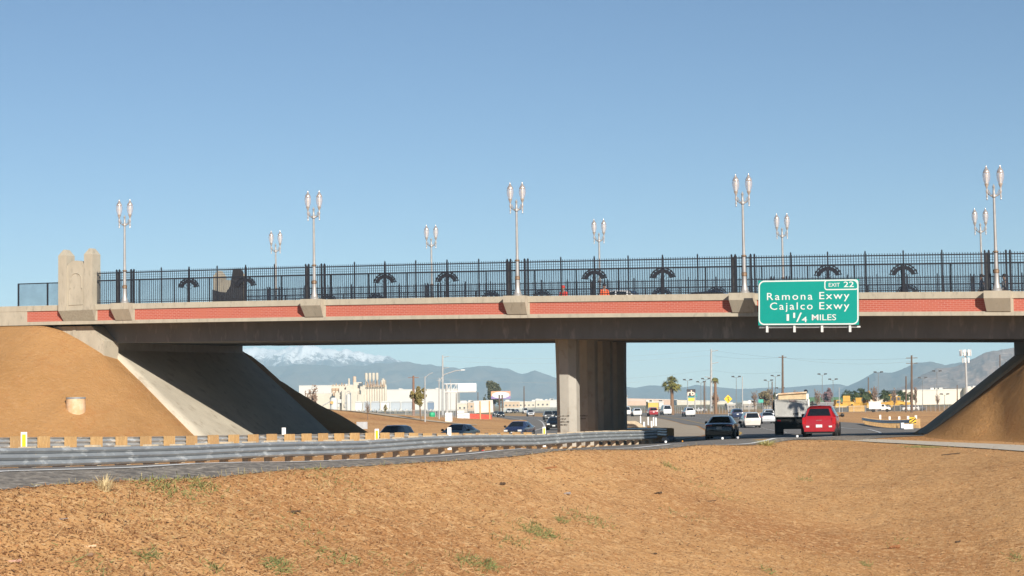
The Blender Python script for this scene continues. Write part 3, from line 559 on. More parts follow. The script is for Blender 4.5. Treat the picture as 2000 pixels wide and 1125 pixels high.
def rail_posts(Q, step, parent, m, w=.2, d=.42, top=.86, off=.3, side=-1):
    P, T = along(Q, step, off)
    for p, t in zip(P, T):
        a = math.atan2(t[1], t[0]); M = Matrix.Translation((p[0], p[1], G(*p))) @ Matrix.Rotation(a+random.uniform(-.03, .03), 4, 'Z') @ Matrix.Rotation(random.uniform(-.012, .012), 4, 'Y'); b = MB()
        y0, y1 = sorted((side*-.0, side*-d)); y0, y1 = (y0+.002, y1+.002)
        b.box(-w/2, w/2, y0, y1, .28, top+random.uniform(-.015, .015), M); b.box(-w/2+.01, w/2-.01, y0+(.19 if side < 0 else 0), y1-(.19 if side > 0 else 0), -.25, .28, M); b.build('post', m if m is not WOOD or random.random() < .6 else WOOD2, parent)
Q1 = smooth_poly([(-26,10),(-19.9,28.5),(-13.3,48),(-5.8,70.6),(1,90),(7.57,109),(8.6,112)])
g1 = thing('guardrail', 'long galvanised three ribbed guardrail running beside the near lanes to the column', 'guardrail')
beam(Q1, .31, 1, g1); rail_posts(Q1, 1.65, g1, WOODG, side=-1)
Q2 = smooth_poly([(-24,54),(-19.2,67),(-12.3,80.5),(-6,94),(1.2,109)])
Q2 = smooth_poly([(-25.5,53),(-18.95,67.5),(-12.5,80),(-6.2,93.5),(1.15,108.5)])
g2 = thing('guardrail', 'guardrail behind the near one showing a row of pale timber post blocks', 'guardrail'); g2['group'] = g1['group'] = 'guardrails of the median'
beam(Q2, .33, -1, g2); rail_posts(Q2, 1.5, g2, WOOD, side=1, d=.44)
# on-ramp rail on the right
Q3 = smooth_poly([(34.5,158.5),(36.2,172),(38.6,194),(40.9,217)]); g3 = thing('guardrail', 'short guardrail on timber posts beside the ramp near striped marker', 'guardrail'); g3['group'] = g1['group']
beam(Q3, .48, -1, g3, WB); rail_posts(Q3, 1.0, g3, WOOD, w=.25, d=.35, top=.84, side=1)
b = MB(); p = at(1772, 838, 153); M = Matrix.Translation((p.x, p.y, G(p.x, p.y))); b.box(-.55, .45, -.25, .25, 0, .45, M); b.box(-.55, -.3, -.25, .25, .45, .55, M); tag(b.build('barrier_block', WHITE), 'white concrete block at end of the short ramp guardrail', 'barrier')
mk = thing('object_marker', 'yellow and black diagonal striped marker sign at end of ramp guardrail', 'road sign'); p = at(1783, 838, 151); mk.location = (p.x, p.y, G(p.x, p.y))
b = MB(); b.tube([(0, 0, 0), (0, 0, .55)], .035, 6); b.build('post', SIGNB, mk)
b = MB(); b.box(-.27, .27, -.02, .01, .45, 1.0); b.build('panel', YEL, mk)
b = MB()
for k in (-.36, -.05, .26):
    pts = [(-.27, k), (-.27, k+.13), (.27, k+.55), (.27, k+.42)]; pl = [(x, min(max(z, -.02), .53)) for x, z in pts]; b.add([(x, -.025, z+.46) for x, z in pl], ((3, 2, 1, 0),))
b.build('stripes', DARK, mk)
# median rails far right of column, with the dark end terminal
Q4 = smooth_poly([(10.2, 150), (12.0, 168), (13.8, 200), (15.3, 250), (14.2, 330), (11, 420)]); g4 = thing('guardrail', 'far curving dark median guardrail seen past right of the column', 'guardrail'); g4['group'] = g1['group']
beam(Q4, .42, 1, g4, WB); rail_posts(Q4, 2.0, g4, WOODG, w=.2, d=.3, top=.72, side=-1)
Q5 = smooth_poly([(9.7, 117), (9.6, 123), (8.9, 131), (8.0, 139)]); g5 = thing('guardrail', 'short row of pale timber guardrail posts just right of the column foot', 'guardrail'); g5['group'] = g1['group']
beam(Q5, .33, -1, g5); rail_posts(Q5, 1.0, g5, WOOD, side=1, d=.44)
def delineator(px, yb, sc, yellow, label, hgt=1.15, w=.11):
    p = at(px, yb, F/sc); z = G(p.x, p.y); d = thing('delineator_post', label, 'marker post', (p.x, p.y, z), R(random.uniform(-6, 6)), 'white marker posts along the guardrails')
    b = MB(); b.box(-w, w, -.012, .012, 0, hgt); b.build('post', WHITE, d)
    if yellow: b = MB(); b.box(-w*.6, w*.6, -.02, -.014, hgt-.62, hgt-.08); b.build('reflector', YEL, d)
    return d
def deline_at(px, ytop, sc, yel, label, w=.11): p = at(px, ytop, F/sc); hgt = min(1.15, p.z-G(p.x, p.y)); return delineator(px, 0, sc, yel, label, hgt, w) if hgt > .3 else None
deline_at(48.5, 844, 54, True, 'white marker post with tall yellow reflector at far left of guardrail'); deline_at(548.5, 829, 42, False, 'plain white marker post before the dark slope under the bridge', .09)
deline_at(727.5, 837.5, 43, True, 'white marker post with yellow reflector beside back of small sign', .095); deline_at(867, 827, 38, False, 'plain white marker post left of dark oncoming car', .1); deline_at(1049.5, 832, 34, True, 'white marker post with yellow reflector left of the column', .09)
for k, (px, y, sc, lb) in enumerate(((1242, 824, 20, 'white marker post closest to the right of the column'), (1256.5, 821, 19, 'white marker post second from the column on the median'), (1235.5, 808, 13, 'small white marker post behind the median, upper left of cluster'), (1250, 811, 14, 'small white marker post in middle of median cluster'), (1260.5, 814, 15, 'small white marker post on right of upper median cluster'), (1265, 816, 15.5, 'white marker post touching its neighbour at right of median cluster'))): deline_at(px, y, sc, False, lb, .08)
for px, y, sc, lb in ((1697, 807, 17, 'white marker post at far end of ramp guardrail'), (1715, 807.5, 18.5, 'second white marker post from far end of ramp guardrail'), (1733.5, 808.5, 20, 'middle white marker post of ramp guardrail'), (1750.5, 811, 21, 'white marker post left of the one nearest striped sign'), (1765.5, 809, 22, 'white marker post nearest striped sign on ramp guardrail')): deline_at(px, y, sc, False, lb, .1)
# ------------------------------------------------------------------ vehicles (local: forward +y, z up)
SHAPES = {  # width, list of stations (y, z bottom, z belt, z top, half width factor at belt, at top), rear glass i,j, windshield i,j
 'sedan': (1.84, [(-2.42,.42,.74,.76,.86,.74),(-2.36,.30,.93,.96,.93,.82),(-1.80,.24,1.0,1.04,1.0,.84),(-.95,.22,1.0,1.42,1.0,.66),(.2,.22,.98,1.46,1.0,.67),(.5,.22,.96,1.43,1.0,.66),(1.35,.22,.93,1.0,1.0,.82),(2.15,.24,.80,.86,.94,.8),(2.4,.36,.60,.66,.82,.7)], (2, 3), (5, 6)),
 'suv': (1.9, [(-2.32,.45,.80,.84,.9,.8),(-2.28,.34,1.08,1.12,.95,.86),(-1.98,.28,1.1,1.62,1.0,.70),(-1.2,.26,1.08,1.72,1.0,.72),(.1,.26,1.06,1.73,1.0,.72),(.45,.26,1.05,1.68,1.0,.7),(1.3,.26,1.04,1.12,1.0,.84),(2.2,.28,.95,1.0,.94,.82),(2.36,.4,.7,.76,.84,.74)], (1, 2), (5, 6)),
 'minivan': (1.95, [(-2.52,.42,.80,.84,.9,.84),(-2.48,.30,1.02,1.08,.96,.88),(-2.2,.24,1.04,1.68,1.0,.76),(-1.2,.22,1.02,1.76,1.0,.76),(.5,.22,1.0,1.75,1.0,.75),(.9,.22,.98,1.68,1.0,.72),(1.8,.22,.96,1.08,1.0,.84),(2.35,.26,.84,.9,.92,.8),(2.52,.38,.66,.72,.82,.72)], (1, 2), (5, 6)),
 'van': (1.95, [(-2.5,.42,.9,.94,.94,.92),(-2.46,.34,1.2,1.26,.97,.93),(-2.36,.3,1.2,2.08,1.0,.84),(-1.2,.28,1.2,2.2,1.0,.84),(.5,.28,1.2,2.18,1.0,.83),(.9,.28,1.2,2.08,1.0,.8),(1.6,.28,1.12,1.25,1.0,.86),(2.3,.3,.95,1.0,.94,.82),(2.48,.4,.7,.76,.84,.74)], (1, 2), (5, 6)),
 'pickup': (1.98, [(-2.9,.5,.9,.95,.95,.93),(-2.85,.42,1.1,1.14,.98,.93),(-1.2,.36,1.1,1.14,1.0,.93),(-1.05,.36,1.12,1.78,1.0,.76),(0,.34,1.12,1.86,1.0,.76),(.7,.34,1.12,1.82,1.0,.74),(1.4,.34,1.12,1.2,1.0,.86),(2.6,.36,1.06,1.12,.96,.86),(2.8,.45,.8,.86,.9,.8)], (2, 3), (5, 6)),
 'retro': (1.74, [(-2.14,.40,.62,.66,.86,.78),(-2.12,.30,.80,.84,.96,.86),(-2.02,.26,1.02,1.06,.99,.80),(-1.66,.24,1.05,1.48,1.0,.70),(-1.1,.24,1.04,1.60,1.0,.67),(.2,.24,1.03,1.62,1.0,.67),(.55,.24,1.02,1.54,1.0,.66),(1.2,.24,1.0,1.08,.96,.74),(1.9,.28,.92,.98,.78,.6),(2.14,.4,.66,.72,.66,.5)], (2, 3), (6, 7)),
}
def vehicle(kind, name, label, col, loc, rz, cat='car', group='cars on the highway', tint=GLASSD, detail=True, scale=1):
    Wd, ST_, rg, wg = SHAPES[kind]; hw = Wd/2; root = thing(name, label, cat, loc, rz, group)
    if scale != 1: root.scale = (scale,)*3
    def ring(s_):
        y, z0, zb, zt, fb, ft = s_; zm = z0+(zb-z0)*.38
        h = [(0, z0), (hw*fb*.86, z0), (hw*fb*.97, zm-.06), (hw*fb, zm+.14), (hw*fb*.985, zb-.02), (hw*ft+.0, zt-(.05 if zt-zb > .2 else .01)), (hw*ft*.82, zt), (0, zt+.015)]
        return [(x, y, z) for x, z in h]+[(-x, y, z) for x, z in h[-2:0:-1]]
    rings = [ring(s_) for s_ in ST_]; n = len(rings[0]); b = MB(); vs = [v for r in rings for v in r]
    fs = [(i*n+k, i*n+(k+1) % n, (i+1)*n+(k+1) % n, (i+1)*n+k) for i in range(len(rings)-1) for k in range(n)]+[tuple(range(n))[::-1], tuple(range((len(rings)-1)*n, len(rings)*n))]
    b.add(vs, fs); body = b.build('body', col, root, 35)
    md = body.modifiers.new('bevel', 'BEVEL'); md.width = .11 if kind == 'retro' else .045; md.segments = 3; md.limit_method = 'ANGLE'; md.angle_limit = R(30)
    def Rv(i, k): return Vector(rings[i][k])
    def pane(nm, a, b_, c, d, m, e=.012, ins=.07, par=root):
        P = [Vector(p) for p in (a, b_, c, d)]; ce = sum(P, Vector())/4; nrm = (P[1]-P[0]).cross(P[3]-P[0]).normalized()
        if nrm.dot(ce-Vector((0, 0, .8))) < 0: nrm = -nrm
        Q = []
        for p in P: dv = ce-p; Q.append(p+dv*(ins/max(dv.length, .2))*1.3+nrm*e)
        q2 = [p-nrm*(e+.03) for p in Q]; mb = MB(); mb.add(Q+q2, ((0, 1, 2, 3), (7, 6, 5, 4), (0, 4, 5, 1), (1, 5, 6, 2), (2, 6, 7, 3), (3, 7, 4, 0))); return mb.build(nm, m, par)
    def low(i, f=.0): a = Rv(i, 4); b2 = Rv(i, 6); return a, b2
    # rear window and windshield: between rings
    for nm, (i, j) in (('rear_window', rg), ('windshield', wg)):
        A, B = (i, j) if nm == 'rear_window' else (j, i)     # A low ring, B roof ring
        a0, a1 = Rv(A, 5), Rv(A, 9); b0, b1 = Rv(B, 6), Rv(B, 8); a0.x *= .98; a1.x *= .98; b0.x *= 1.12; b1.x *= 1.12
        pane(nm, a0, a1, b1, b0, tint, .03)
    # side windows over the roof span
    i0, i1 = rg[1], wg[0]
    for sg in (0, 1):
        ks, kt = (4, 5) if sg == 0 else (10, 9)
        for i in range(i0, i1):
            if abs(ST_[i+1][0]-ST_[i][0]) < .34: continue
            pane('side_window', Rv(i, ks), Rv(i+1, ks), Rv(i+1, kt), Rv(i, kt), tint, .012, .06)
        pane('side_window', Rv(wg[0], ks), Rv(wg[1], ks), Rv(wg[1], ks).lerp(Rv(wg[1], kt), .6), Rv(wg[0], kt), tint, .012, .1)
    # wheels
    L0_, L1_ = ST_[0][0], ST_[-1][0]; wr = .33 if kind in ('sedan', 'retro') else (.36 if kind != 'pickup' else .40)
    for yy in (L0_+(L1_-L0_)*.19, L0_+(L1_-L0_)*.80):
        for sg in (-1, 1):
            xw = sg*(hw-.12); b = MB(); b.lathe([(wr*.62, -.115), (wr*.94, -.115), (wr, -.08), (wr, .08), (wr*.94, .115), (wr*.62, .115)], 18, (xw, yy, wr), ax='x'); w_ = b.build('wheel', RUBBER, root, 50)
            b = MB(); b.lathe([(.02, -.12), (wr*.6, -.119), (wr*.63, -.10), (wr*.63, .10), (wr*.6, .119), (.02, .12)], 14, (xw, yy, wr), ax='x'); b.build('rim', RIM, w_, 40)
            b = MB(); b.lathe([(wr*1.14, -.06), (wr*1.14, .06)], 18, (sg*(hw-.05), yy, wr+.02), ax='x'); b.build('wheel_arch', DARK, root, 40)
    yb = L0_; zb0 = ST_[1][2]
    # rear: lights, plate, bumper
    def rearbox(nm, x0, x1, z0, z1, m, d=.04, yoff=0, par=root): b = MB(); b.box(x0, x1, yb-d+yoff, yb+.1+yoff, z0, z1); return b.build(nm, m, par)
    lx = hw*.93
    if kind in ('minivan', 'van'): tl = (lx-.13, lx, 1.0, 1.38); dy = .14
    elif kind == 'suv': tl = (lx-.22, lx-.02, .92, 1.16); dy = .06
    elif kind == 'retro': tl = (lx-.15, lx+.04, .66, .98); dy = -.01
    elif kind == 'pickup': tl = (lx-.12, lx+.03, .8, 1.08); dy = 0
    else: tl = (lx-.42, lx-.03, .78, .92); dy = .03
    for sg in (-1, 1):
        x0, x1 = sorted((sg*tl[0], sg*tl[1])); rearbox('tail_light', x0, x1, tl[2], tl[3], TAIL, .0, dy)
        b = MB(); b.tube([(sg*(hw-.02), wg and ST_[wg[1]][0]-.42, ST_[wg[1]][2]+.04), (sg*(hw+.1), ST_[wg[1]][0]-.44, ST_[wg[1]][2]+.07)], .03, 6); b.lathe([(.02, -.1), (.09, -.08), (.10, .02), (.06, .10)], 8, (sg*(hw+.16), ST_[wg[1]][0]-.44, ST_[wg[1]][2]+.09), ax='x'); b.build('mirror', DARK if kind in ('retro', 'sedan') else col, root, 40)
        x0, x1 = sorted((sg*(hw*.5), sg*(hw*.86))); b = MB(); b.box(x0, x1, L1_-.16, L1_+.015, ST_[-2][2]-.2, ST_[-2][2]-.05); b.build('headlight', HEADL, root)
    pz = .82 if kind in ('sedan', 'minivan', 'suv') else (.56 if kind == 'retro' else .62)
    if kind == 'sedan': pz = .73
    rearbox('license_plate', -.16, .16, pz-.08, pz+.08, PLATE, .03)
    b = MB(); b.box(-.16, .16, L1_-.02, L1_+.03, .42, .56); b.build('license_plate', PLATE, root)
    b = MB(); b.box(-hw*.55, hw*.55, L1_-.1, L1_+.012, ST_[-2][2]-.32, ST_[-2][2]-.12); b.build('grille', DARK, root)
    b = MB(); z_ = ST_[0][1]; b.box(-hw*.88, hw*.88, yb-.03, yb+.3, z_-.12, z_+.10); b.build('rear_bumper', col if kind != 'pickup' else CHROME, root)
    b = MB(); b.box(-hw*.8, hw*.8, yb+.05, yb+.5, .18, .34); b.build('underbody', DARK, root)
    return root
def heading(Q, Y, rev=False): i = int(np.argmin(abs(Q[:, 1]-Y)+(Q[:, 1] < 20)*1e3)); d = Q[min(i+3, len(Q)-1)]-Q[max(i-3, 0)]; d = -d if rev else d; return math.atan2(-d[0], d[1])
def place(px, sc, yref): p = at(px, yref, F/sc); return Vector((p.x, p.y, G(p.x, p.y)+.05))
RED = paint('red', (.34, .012, .018), .28); BLACKP = paint('black', (.004, .005, .007), .15); SILV = mat('paint_silver', (.55, .56, .57), (.50, .51, .52), 2, .3, .4, coat=.5); WHT = paint('white', (.62, .62, .61)); NAVY = paint('navy', (.02, .03, .075), .2); DRED = paint('dark_red', (.30, .02, .025)); BEIGE = paint('pale_gold', (.58, .55, .50)); GREYP = paint('grey', (.12, .125, .13))
car = vehicle('retro', 'red_car', 'shiny red retro hatchback driving in the rightmost lane beside dump truck', RED, place(1606, 36.9, 852), -R(13.5))
b = MB(); b.lathe([(.01, -.02), (.045, -.01), (.045, .01), (.01, .02)], 10, (0, -2.11, .86)); b.box(-.15, .15, -2.13, -2.08, .85, .87); b.build('emblem', CHROME, car)
for sg in (-1, 1): b = MB(); b.box(min(sg*.5, sg*.66), max(sg*.5, sg*.66), -2.19, -2.1, .50, .58); b.build('bumper_light', HEADL, car)
car = vehicle('sedan', 'black_car', 'black sedan seen from behind in the shadow under the bridge', BLACKP, place(1411, 30.5, 858), -R(11))
vehicle('minivan', 'white_minivan', 'white minivan with tall red tail lights ahead of the black sedan', BEIGE, place(1465.5, 16.9, 841), heading(LE, 214)+R(3), 'minivan')
vehicle('sedan', 'silver_car', 'silver sedan just left of the dump truck', SILV, place(1497, 15, 826), heading(LE, 240)+R(2))
vehicle('suv', 'white_car', 'pale car right behind silver sedan with only roof and tail showing', WHT, place(1500, 12.5, 820), heading(LE, 280))
vehicle('suv', 'navy_suv', 'dark navy suv below the yellow merge sign', NAVY, place(1438, 11.7, 818), heading(LE, 310)+R(1), 'suv')
vehicle('suv', 'white_suv', 'white suv with dark rear window under the rb sign', WHT, place(1344.5, 10.2, 812), heading(LE, 360)+R(4), 'suv')
vehicle('van', 'white_van', 'plain white delivery van left of the palm tree', WHT, place(1300.5, 8.7, 811), heading(LE, 410)+R(4), 'van')
vehicle('suv', 'red_suv', 'dark red suv left of the white van', DRED, place(1274.5, 9.6, 812), heading(LE, 375)+R(2), 'suv')
vehicle('suv', 'white_suv', 'white suv nearest the right of the column behind the red car', WHT, place(1243, 9.3, 810.5), heading(LE, 385)+R(2), 'suv')
vehicle('sedan', 'red_car', 'small far red car beside the white suv right of the column', DRED, place(1230, 7.6, 806), heading(LE, 470)+R(3))
vehicle('van', 'white_van', 'white van half hidden by the column edge on the far highway', WHT, place(1222, 8.0, 807), heading(LE, 450)+R(3), 'van')
g_ = 'oncoming cars on the highway'
vehicle('suv', 'black_suv', 'black roofed oncoming car leftmost behind the guardrail blocks', BLACKP, place(771, 27, 870), heading(OUT_, 133, True), 'suv', g_, scale=.9)
vehicle('sedan', 'dark_car', 'dark oncoming car right of the plain white marker post', GREYP, place(898, 25, 868), heading(OUT_, 144, True)-R(3), 'car', g_)
vehicle('sedan', 'dark_blue_car', 'dark blue oncoming car left of the marker post by the column', NAVY, place(1015, 22, 862), heading(OUT_, 164, True)-R(4), 'car', g_)
vehicle('sedan', 'black_car', 'black oncoming car cut off by left edge of the column', BLACKP, place(1084, 17, 842), heading(OUT_, 205, True), 'car', g_)
vehicle('pickup', 'dark_pickup', 'dark pickup truck oncoming just left of the column', GREYP, place(1071, 9.7, 821), heading(OUT_, 371, True), 'pickup', g_)
vehicle('suv', 'dark_suv', 'dark suv half hidden behind the column beside the oncoming pickup', BLACKP, place(1085, 9.2, 818), heading(OUT_, 380, True), 'suv', g_)
vehicle('sedan', 'dark_car', 'dark oncoming car right of the orange barriers', BLACKP, place(978, 7.6, 814.5), heading(OUT_, 480, True), 'car', g_)
vehicle('suv', 'silver_suv', 'silver grey suv oncoming in middle of the far left highway', SILV, place(1036, 7.2, 812), heading(OUT_, 520, True), 'suv', g_)
vehicle('pickup', 'silver_pickup', 'light pickup leading the far cluster of oncoming cars', SILV, place(993.5, 4.7, 801.5), heading(OUT_, 760, True), 'pickup', g_)
vehicle('suv', 'black_suv', 'black suv right beside the light pickup in far cluster', BLACKP, place(1001.5, 4.7, 801.5), heading(OUT_, 760, True), 'suv', g_)
vehicle('sedan', 'dark_car', 'tiny dark car at right of the far oncoming cluster', NAVY, place(1009.5, 4.4, 801), heading(OUT_, 800, True), 'car', g_)
vehicle('sedan', 'dark_car', 'dark car emerging beside right edge of tilted white panel', GREYP, place(968.5, 6, 801.5), heading(OUT_, 600, True), 'car', g_)
vehicle('van', 'white_van', 'white van far away in front of beige buildings left of column', WHT, place(1026, 5, 800.5), heading(OUT_, 720, True), 'van', g_)
# dump truck
T_ = thing('dump_truck', 'white dump truck seen from behind with tailgate in sun beside red car', 'truck', place(1547, 26.75, 848), -R(9.5)); TW = paint('truck_white', (.80, .79, .75), .45)
TIN = mat('truck_rust_trim', (.50, .30, .17), (.62, .52, .38), 2, .7)
b = MB(); b.box(-1.2, 1.2, -.0, .07, 1.32, 2.52); 
for x in (-1.2, 1.13): b.box(x, x+.07, -.04, .0, 1.32, 2.52)
b.box(-1.13, 1.13, -.035, .0, 2.43, 2.52); b.box(-1.13, 1.13, -.035, .0, 1.32, 1.42); b.build('tailgate', TW, T_)
b = MB(); b.box(.1, .5, -.03, .0, 1.5, 1.56); b.box(.44, .5, -.03, 0, 1.40, 1.66); b.build('tailgate_latch', DARK, T_)
b = MB(); b.box(-1.22, -1.14, .07, 5.0, 1.3, 2.62); b.box(1.14, 1.22, .07, 5.0, 1.3, 2.62); b.box(-1.14, 1.14, .07, 5.0, 1.3, 1.38); b.box(-1.22, 1.22, 4.92, 5.0, 1.38, 3.0)
for y in (1, 2, 3, 4): b.box(-1.28, -1.22, y, y+.1, 1.3, 2.6); b.box(1.22, 1.28, y, y+.1, 1.3, 2.6)
b.build('dump_body', TW, T_)
b = MB(); b.box(-1.02, 1.06, 4.4, 4.9, 2.6, 3.02, None); b.build('tarp_cover', mat('tan_tarp', (.58, .45, .28), (.46, .35, .22), 3, .9), T_)
b = MB(); b.tube([(-1.05, 4.3, 3.0), (1.1, 4.3, 3.1)], .07, 8); b.build('tarp_roller', TIN, T_)
b = MB(); b.lathe([(.04, 3.05), (.14, 3.1), (.14, 3.25), (.05, 3.32)], 10, (1.02, 4.6, 0)); b.build('exhaust_cap', DARK, T_)
b = MB(); b.box(-.5, .5, .2, 7.2, .78, 1.05); b.box(-1.15, 1.15, .3, .42, .85, 1.32); b.box(-.95, .95, .6, 2.6, .42, 1.3); b.build('chassis', DARK, T_)
b = MB(); b.box(-1.18, 1.18, 5.3, 7.6, 1.0, 2.7); b.box(-1.0, 1.0, 7.6, 8.4, 1.0, 1.8); b.build('cab', TW, T_, 30)
b = MB(); b.box(-1.0, 1.0, 5.26, 5.31, 1.9, 2.5); b.build('rear_window', GLASSD, T_)
for sg in (-1, 1):
    for y in (1.0, 2.3, 6.8):
        b = MB(); x = sg*(.95 if y < 5 else 1.05); wd = .30 if y < 5 else .16; b.lathe([(.28, -wd), (.46, -wd), (.5, -wd+.05), (.5, wd-.05), (.46, wd), (.28, wd)], 18, (x, y, .5), ax='x'); w_ = b.build('wheel', RUBBER, T_, 50)
        b = MB(); b.lathe([(.03, -wd-.01), (.27, -wd+.06), (.27, wd-.06), (.03, wd+.01)], 12, (x, y, .5), ax='x'); b.build('rim', TW, w_, 40)
    b = MB(); b.box(min(sg*.66, sg*1.2), max(sg*.66, sg*1.2), .42, .45, .28, 1.02); b.build('mud_flap', RUBBER, T_)
    b = MB(); b.box(min(sg*1.05, sg*.8), max(sg*1.05, sg*.8), .27, .31, .98, 1.1); b.build('tail_light', TAIL, T_)
    b = MB(); b.tube([(sg*1.18, 7.4, 2.3), (sg*1.45, 7.3, 2.35)], .025, 6); b.box(min(sg*1.4, sg*1.55), max(sg*1.4, sg*1.55), 7.22, 7.3, 1.75, 2.45); b.build('mirror', DARK, T_)
for x in (-.12, .02, .16, .3): b = MB(); b.box(x, x+.06, -.05, -.035, 2.44, 2.5); b.build('marker_light', TAIL, T_)
# vehicles on the bridge deck
p = BW(s_at(1212, 10.5), 10.5, 0); v_ = vehicle('pickup', 'white_pickup', 'white pickup cab on the bridge right of orange dressed worker', WHT, (p.x, p.y, H(s_at(1212, 10.5), 10.5)-1.2), BRZ-PI/2, 'pickup', 'vehicles on the bridge')
p = BW(s_at(1392, 8), 8, 0); vehicle('sedan', 'black_car', 'black car roof just showing above the bridge parapet', BLACKP, (p.x, p.y, H(s_at(1392, 8), 8)-1.02), BRZ-PI/2, 'car', 'vehicles on the bridge')
# ------------------------------------------------------------------ people on the bridge
SKIN = mat('skin', (.42, .25, .17), (.38, .22, .15), 6, .6); HAIR = mat('dark_hair', (.02, .015, .012), None, 9, .7); ORANGE = mat('hi_vis_orange', (.85, .13, .02), (.75, .10, .015), 4, .7); REDO = mat('hi_vis_red', (.75, .05, .03), (.62, .04, .02), 4, .7); JEAN = mat('dark_trousers', (.03, .035, .06), None, 6, .8); GREYC = mat('grey_shirt', (.35, .34, .34), (.28, .28, .28), 6, .8)
def skinmesh(name, verts, edges, radii, m, parent, lev=2):
    me = bpy.data.meshes.new(name); me.from_pydata(verts, edges, []); me.materials.append(m); o = bpy.data.objects.new(name, me); COL.objects.link(o)
    if parent: o.parent = parent
    md = o.modifiers.new('skin', 'SKIN')
    for i, r_ in enumerate(radii): me.skin_vertices[0].data[i].radius = (r_, r_) if not isinstance(r_, tuple) else r_
    me.skin_vertices[0].data[0].use_root = True
    md.use_smooth_shade = True; s2 = o.modifiers.new('sub', 'SUBSURF'); s2.levels = s2.render_levels = lev; return o
def person(label, loc, rz, top, hat=None, bend=0.0, armup=0.0):
    P = thing('person', label, 'person', loc, rz, 'people on the bridge')
    lean = bend; X = [(0, 0, .93), (0, .02+lean*.3, 1.15), (0, .0+lean*.7, 1.38), (0, .01+lean*.9, 1.5), (0, .03+lean, 1.60), (0, .035+lean, 1.70)]
    V = list(X); E = [(0, 1), (1, 2), (2, 3), (3, 4), (4, 5)]; Rr = [(.15, .11), (.15, .10), (.16, .11), .055, .085, .075]
    for sg in (-1, 1):
        i = len(V); V += [(sg*.1, 0, .88), (sg*.11, .03, .5), (sg*.11, -.02, .09), (sg*.12, .12, .04)]; E += [(0, i), (i, i+1), (i+1, i+2), (i+2, i+3)]; Rr += [.085, .055, .042, .035]
        i = len(V); V += [(sg*.19, lean*.65, 1.40), (sg*.25, .0+lean*.7+armup*.1, 1.13), (sg*.24, .12+lean*.8+armup*.2, .9+armup*.3), (sg*.235, .16+lean*.8+armup*.2, .83+armup*.3)]; E += [(2, i), (i, i+1), (i+1, i+2), (i+2, i+3)]; Rr += [.055, .042, .032, .03]
        hx, hy, hz = V[-1]
        for f in range(5):
            j = len(V); dx = (f-2)*.012*sg; V += [(hx+dx*1.5, hy+.03+(.02 if f == 0 else 0), hz-.04), (hx+dx*1.8, hy+.035, hz-.075-.006*(2-abs(f-2)))]; E += [(i+3, j), (j, j+1)]; Rr += [.009, .007]
    skinmesh('body', V, E, Rr, SKIN, P)
    skinmesh('jacket', [X[0], X[1], X[2], X[3]]+[v for sg in (-1, 1) for v in ((sg*.19, lean*.65, 1.40), (sg*.25, lean*.7+armup*.1, 1.13), (sg*.24, .11+lean*.8+armup*.2, .92+armup*.3))], [(0, 1), (1, 2), (2, 3), (2, 4), (4, 5), (5, 6), (2, 7), (7, 8), (8, 9)], [(.18, .14), (.175, .13), (.185, .13), .07, .075, .06, .05, .075, .06, .05], top, P)
    skinmesh('trousers', [(0, 0, .95)]+[v for sg in (-1, 1) for v in ((sg*.1, 0, .86), (sg*.11, .03, .5), (sg*.11, -.02, .12))], [(0, 1), (1, 2), (2, 3), (0, 4), (4, 5), (5, 6)], [(.165, .13), .1, .075, .06, .1, .075, .06], JEAN, P)
    b = MB(); b.lathe([(.098, -.03), (.108, .03), (.095, .09), (.05, .13), (0, .14)], 12, (0, .015+lean, 1.69)); b.build('hair' if hat is None else 'hood', HAIR if hat is None else hat, P, 60)
    b = MB(); b.tube([(0, .105+lean, 1.67), (0, .135+lean, 1.645)], .014, 5)
    for sg in (-1, 1): b.lathe([(.0, -.01), (.014, 0), (0, .01)], 6, (sg*.032, .105+lean, 1.685)); b.tube([(sg*.088, .02+lean, 1.67), (sg*.096, .03+lean, 1.64)], .016, 5)
    b.tube([(-.025, .10+lean, 1.605), (.025, .10+lean, 1.605)], .007, 4); b.build('face', SKIN, P)
    return P
def on_deck(px, t, h): s = s_at(px, t); p = BW(s, t, H(s, t)+h); return p
person('worker in red hooded jacket standing on the bridge deck', on_deck(1101, 6, -1.0), R(150), REDO, REDO, .05)
person('worker in bright orange jacket with dark hair beside white pickup on bridge', on_deck(1180.5, 5.2, -.95), R(190), ORANGE, None, .02, .3)
person('pedestrian in grey top with dark hair left of the largest lamp post', on_deck(1919.5, 2.0, -.85), R(60), GREYC)
person('pedestrian in grey top with dark hair right of the largest lamp post', on_deck(1964, 2.0, -.85), R(60), GREYC)
# ------------------------------------------------------------------ trees and plants
def leafmat(n, a, b_): return mat(n, a, b_, .8, .7, spec=.25)
LF_OL = leafmat('olive_leaves', (.17, .15, .05), (.26, .20, .07)); LF_DK = leafmat('dark_leaves', (.055, .06, .025), (.10, .095, .045)); LF_PALM = leafmat('palm_leaves', (.16, .17, .045), (.27, .23, .07)); LF_PD = leafmat('palm_leaves_dark', (.05, .075, .03), (.09, .11, .045)); LF_BR = leafmat('bare_twigs', (.22, .15, .11), (.30, .21, .16)); LF_PU = leafmat('purple_twigs', (.17, .10, .10), (.22, .13, .13)); BARK = mat('tree_bark', (.22, .15, .10), (.15, .10, .07), 5, .95, stretch=(3, 3, .5))
PTRK = mat('palm_bark', (.25, .15, .09), (.18, .11, .07), 4, .95, stretch=(1, 1, 6))
def ground_at(px, Y): p = at(px, 800, Y); return Vector((p.x, p.y, G(p.x, p.y)))
